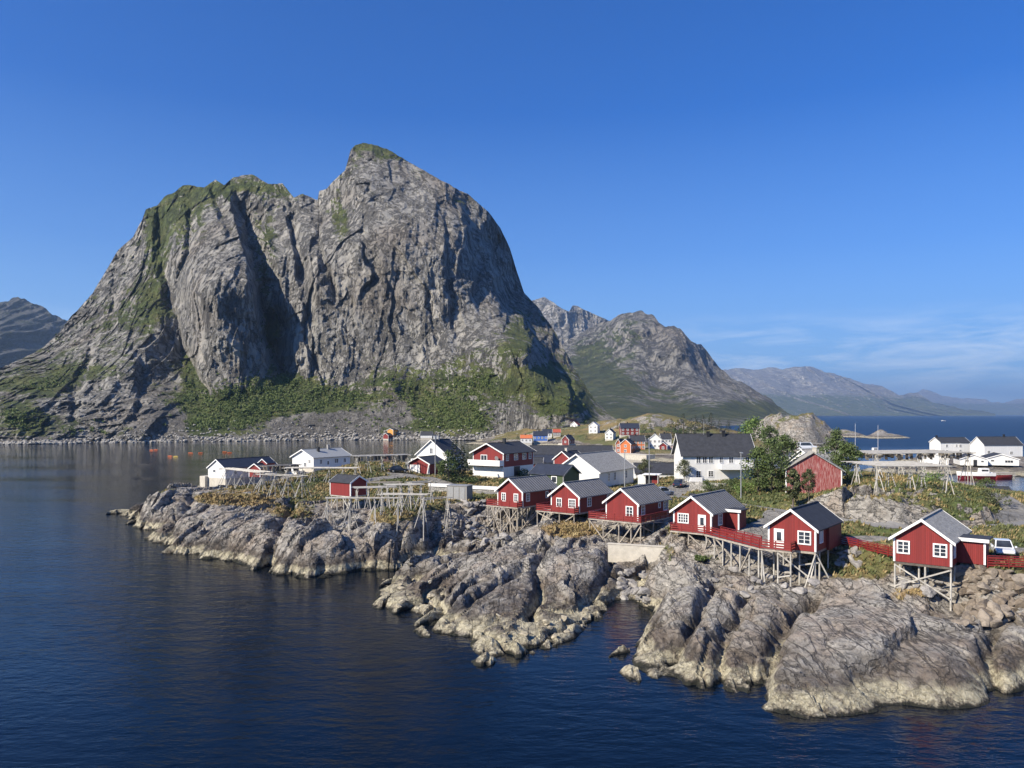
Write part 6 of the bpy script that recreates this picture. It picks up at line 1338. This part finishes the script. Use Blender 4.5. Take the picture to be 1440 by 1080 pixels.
# spruces and trees on the knolls across the harbour
FT = 'trees across the harbour'
fs = [(906, 618, 22, 7), (915, 617, 20, 6), (944, 616, 26, 8), (953, 615, 24, 8), (961, 612, 30, 11), (972, 614, 26, 8), (978, 606, 22, 9), (988, 604, 20, 8), (1000, 603, 22, 9), (1012, 606, 16, 8), (1024, 606, 14, 8), (930, 606, 9, 4), (922, 601, 8, 4), (903, 622, 14, 6), (757, 607, 8, 4), (830, 597, 9, 5), (868, 604, 9, 5), (877, 602, 8, 5), (1040, 612, 14, 8), (825, 618, 7, 4), (851, 620, 8, 4), (796, 600, 7, 4), (728, 617, 7, 4)]
ref = conifer('far_spruce', 'dark spruce on the knoll across the harbour', (0, 0, 0), 9, 4.6, FT, 77, 10)
for i, (px, py, hp_, wp_) in enumerate(fs):
    p = hit(px, py, far_ground, 300, 700); s_ = hp_ * p.y / F / 9.0; lb_ = 'dark spruce on the knoll across the harbour, one of a loose group'
    if i == 0: ref.location = p; ref.scale = (s_ * 1.5, s_ * 1.5, s_); ref['label'] = lb_
    else: dup(ref, p, i * 1.3, lb_, FT, (s_ * 1.7 if wp_ > 7 else s_ * 1.45,) * 2 + (s_,))
p = hit(1062, 612, far_ground, 300, 700)
broad_tree('bright_tree', 'rounded bright green tree above the roof of the big white house', 'tree', W(1060, 622, 7), 11, 14, LEAFB, FT, 40, 50, .4, 91, .3, .1)
broad_tree('bright_tree', 'darker green tree between the big white house and the rock dome', 'tree', W(1082, 628, 6), 9, 9, LEAF, FT, 30, 50, .35, 92, .3, .1)

# ------------------------------------------------------------------ boulders: each one a stone of its own
def boulder_mesh(seed):
    rng = np.random.default_rng(seed); bm = bmesh.new(); bmesh.ops.create_icosphere(bm, subdivisions=3, radius=1.0)
    pl = rng.normal(size=(15, 3)); pl /= np.linalg.norm(pl, axis=1, keepdims=True); dd = rng.uniform(.42, .72, 15)
    for v_ in bm.verts:
        p = np.array(v_.co); 
        for n_, d_ in zip(pl, dd):
            e = p @ n_ - d_
            if e > 0: p = p - n_ * e * .93
        p *= np.array([1.15, .9, .75]); p += .03 * np.array([math.sin(7 * p[1] + seed), math.sin(8 * p[2]), math.sin(6 * p[0])]); v_.co = p
    me = bpy.data.meshes.new('boulder'); bm.to_mesh(me); bm.free(); return me
def stone_mat(name, a, b, dark):
    t = NT(name); g = t.n.new('ShaderNodeObjectInfo'); v = t.co(); n = t.noise(v, 1.6, 8, .75)
    c = t.mix(g.outputs['Random'], a, b); c = t.mix(t.ramp(n, [(.35, .8), (.6, 0)]), c, dark); c = t.mix(t.ramp(t.noise(v, 3.5, 6, .7), [(.55, 0), (.7, .6)]), c, tuple(min(1, k * 1.5) for k in a)); t.set(col=c, rough=.9); t.bump(n, .8, .12); return t.m
SM = {'grey': stone_mat('grey_stone', (.30, .28, .255), (.40, .375, .34), (.09, .085, .08)), 'brown': stone_mat('brown_stone', (.18, .14, .10), (.33, .28, .22), (.06, .048, .036)), 'pale': stone_mat('pale_stone', (.42, .36, .25), (.5, .45, .34), (.07, .058, .04))}
BM = {k: [] for k in SM}
for k in SM:
    for s_ in range(5):
        me = boulder_mesh(s_ + 7 * len(k)); me.materials.append(SM[k]); BM[k].append(me)
zones = [((1346, 1450, 800, 880), 78, .62, 1.25, 'brown', 'brown boulder in the rubble wall below the red fence on the right'), ((648, 712, 704, 768), 66, .5, 1.1, 'grey', 'grey boulder in the rubble slope left of the tallest stilts'),
         ((866, 912, 808, 850), 40, .45, .9, 'grey', 'grey boulder in the cleft under the pale concrete wall'), ((1178, 1218, 776, 798), 16, .4, .8, 'grey', 'grey stone in the small heap between the black roofed and slate roofed cabins'), ((1268, 1325, 812, 836), 12, .4, 1.0, 'grey', 'grey stone lying under the slate roofed cabin'),
         ((985, 1160, 788, 842), 26, .4, .95, 'grey', 'grey boulder lying under the red boardwalk'), ((688, 850, 868, 922), 26, .25, .6, 'pale', 'pale stone on the low shore of the middle rocks'), ((532, 612, 806, 858), 14, .25, .6, 'pale', 'pale stone at the tip of the low rocks left of the middle')]
for (x0, x1, y0, y1), n, s0, s1, kind, lb_ in zones:
    rng = np.random.default_rng(n * 7 + x0)
    for i in range(n):
        u, v_ = rng.random(), (i + rng.random()) / n
        p = hit(x0 + u * (x1 - x0), y0 + v_ * (y1 - y0)); s_ = rng.uniform(s0, s1) * (.75 + .5 * rng.random())
        if p.z < (.18 if kind == 'pale' else .02): continue
        o = bpy.data.objects.new('boulder', BM[kind][rng.integers(5)]); C.objects.link(o)
        o.location = p + Vector((0, 0, s_ * .02)); o.scale = (s_, s_ * rng.uniform(.7, 1.1), s_ * rng.uniform(.6, .95)); o.rotation_euler = (rng.normal() * .3, rng.normal() * .3, rng.random() * 6.28)
        tag(o, lb_, 'boulder', lb_.split(' ', 1)[1].replace('boulder', 'boulders').replace('stone ', 'stones ', 1))

# ------------------------------------------------------------------ what nobody could count: bushes on the mountain, grass on the island
rng = np.random.default_rng(5)
wgt = sstep(.62, .95, MV[:MPX.shape[0]]) * sstep(505, 545, MPY) * sstep(616, 608, MPY) * sstep(30, 60, MPX + (MPY - 520)) * (1 - .8 * sstep(690, 730, MPX)) + 0.10 * sstep(.5, .9, MV[:MPX.shape[0]]) * sstep(430, 500, MPY)* sstep(616, 608, MPY)
for (cx, cy, rx, ry, k) in [(640, 590, 42, 22, 1.3), (345, 570, 70, 26, .9), (400, 560, 45, 24, .8), (300, 590, 40, 16, .6), (530, 608, 40, 8, .8), (90, 470, 20, 20, .5), (120, 606, 40, 10, .5), (670, 608, 40, 6, .3), (560, 585, 60, 16, .4)]: wgt = wgt + k * np.exp(-((MPX - cx) / rx) ** 2 - ((MPY - cy) / ry) ** 2) * (0.25 + sstep(.3, .8, MV[:MPX.shape[0]]))
wgt = wgt * (0.15 + sstep(-.1, .25, fbm(MPX / 14, MPY / 9, 4, 333))); wgt[:20] = 0; wgt = wgt * (1 - .88 * sstep(690, 730, MPX)) * (.3 + .7 * sstep(90, 150, MPX))
LEAFM = leaf_mat('scrub_leaves', (.06, .095, .02), (.18, .22, .06))
idx = rng.choice(wgt.size, 4200, p=(wgt / wgt.sum()).ravel(), replace=False)
cen = MP[:MPX.shape[0]].reshape(-1, 3)[idx]; rad = rng.uniform(0.5, 1.55, len(idx)) ** 1.2
cen = cen + np.c_[0 * rad, -rad * .3, rad * .45]
V, Fc = leaf_cloud(cen, rad, 24, .5, rng, .9)
o = bpy.data.objects.new('mountain_bushes', raw_mesh('mountain_bushes', V, Fc, LEAFM)); C.objects.link(o); tag(o, 'green scrub and birch bushes covering the lower mountain slopes', 'bushes', kind='stuff')
rng = np.random.default_rng(8); V_, F_, nv = [], [], 0
ico = bmesh.new(); bmesh.ops.create_icosphere(ico, subdivisions=1, radius=1); IV = np.array([v_.co[:] for v_ in ico.verts]); IF = np.array([[v_.index for v_ in f_.verts] for f_ in ico.faces]); ico.free()
for i in range(1500):
    u = int(rng.integers(40, 780)); k = int(min(rng.exponential(7), 45)); q = MP[k, u]; s_ = rng.uniform(.35, 1.5) * (1 - .2 * (k > 12))
    v_ = IV * (1 + .25 * rng.normal(size=(len(IV), 1)).clip(-1, 1)) * s_ * np.array([1.2, 1, .75]) * rng.uniform(.7, 1.2, 3) + q + np.array([rng.normal() * .5, -.5, .15 * s_]); V_.append(v_); F_.append(IF + nv); nv += len(IV)
o = bpy.data.objects.new('shore_stones', raw_mesh('shore_stones', np.concatenate(V_), np.concatenate(F_), stone_mat('shore_stone', (.30, .285, .255), (.46, .43, .38), (.10, .095, .085)))); C.objects.link(o); tag(o, 'loose pale stones strewn along the far shore under the mountain', 'stones', kind='stuff')
def tufts(name, label, wgt, n, hgt, mat, seed):
    rng = np.random.default_rng(seed); wgt = wgt * np.gradient(AX)[None, :] * np.gradient(AY)[:, None] / GY ** 1.2
    idx = rng.choice(wgt.size, n, p=(wgt / wgt.sum()).ravel())
    P = np.stack([GX.ravel()[idx] + rng.normal(size=n) * .12, GY.ravel()[idx] + rng.normal(size=n) * .12, HT.ravel()[idx] - .05], -1)
    k = 5; P = np.repeat(P, k, 0); m_ = len(P); a = rng.random(m_) * 6.283; ln = hgt * rng.uniform(.5, 1.3, m_); le = rng.uniform(.2, .8, m_) * ln; wd = .055 * (1 + P[:, 1] / 80)
    b = P + np.c_[rng.normal(size=(m_, 2)) * .12, np.zeros(m_)]
    V = np.stack([b + np.c_[np.cos(a) * wd, np.sin(a) * wd, 0 * a], b - np.c_[np.cos(a) * wd, np.sin(a) * wd, 0 * a], b + np.c_[np.sin(a) * le + .1, -np.cos(a) * le, ln]], 1).reshape(-1, 3)
    o = bpy.data.objects.new(name, raw_mesh(name, V, np.arange(m_ * 3).reshape(-1, 3), mat)); C.objects.link(o); tag(o, label, 'grass', kind='stuff')
DG = leaf_mat('dry_grass_blades', (.20, .145, .055), (.37, .28, .125)); GGm = leaf_mat('green_grass_blades', (.06, .08, .022), (.15, .15, .05))
open_ = (RD > .3) & (YD < .3)
tufts('dry_grass', 'straw coloured dry grass in the hollows and along the tops of the rocks', np.clip(GR - .35, 0, 1) * np.clip(DRY, 0.02, 1) * open_ * (HT > 2), 15000, .38, DG, 1)
tufts('green_grass', 'green and olive grass growing over the island between houses and racks', np.clip(GR - .3, 0, 1) * np.clip(1 - DRY, 0.02, 1) * open_ * (HT > 2.5), 15000, .42, GGm, 2)
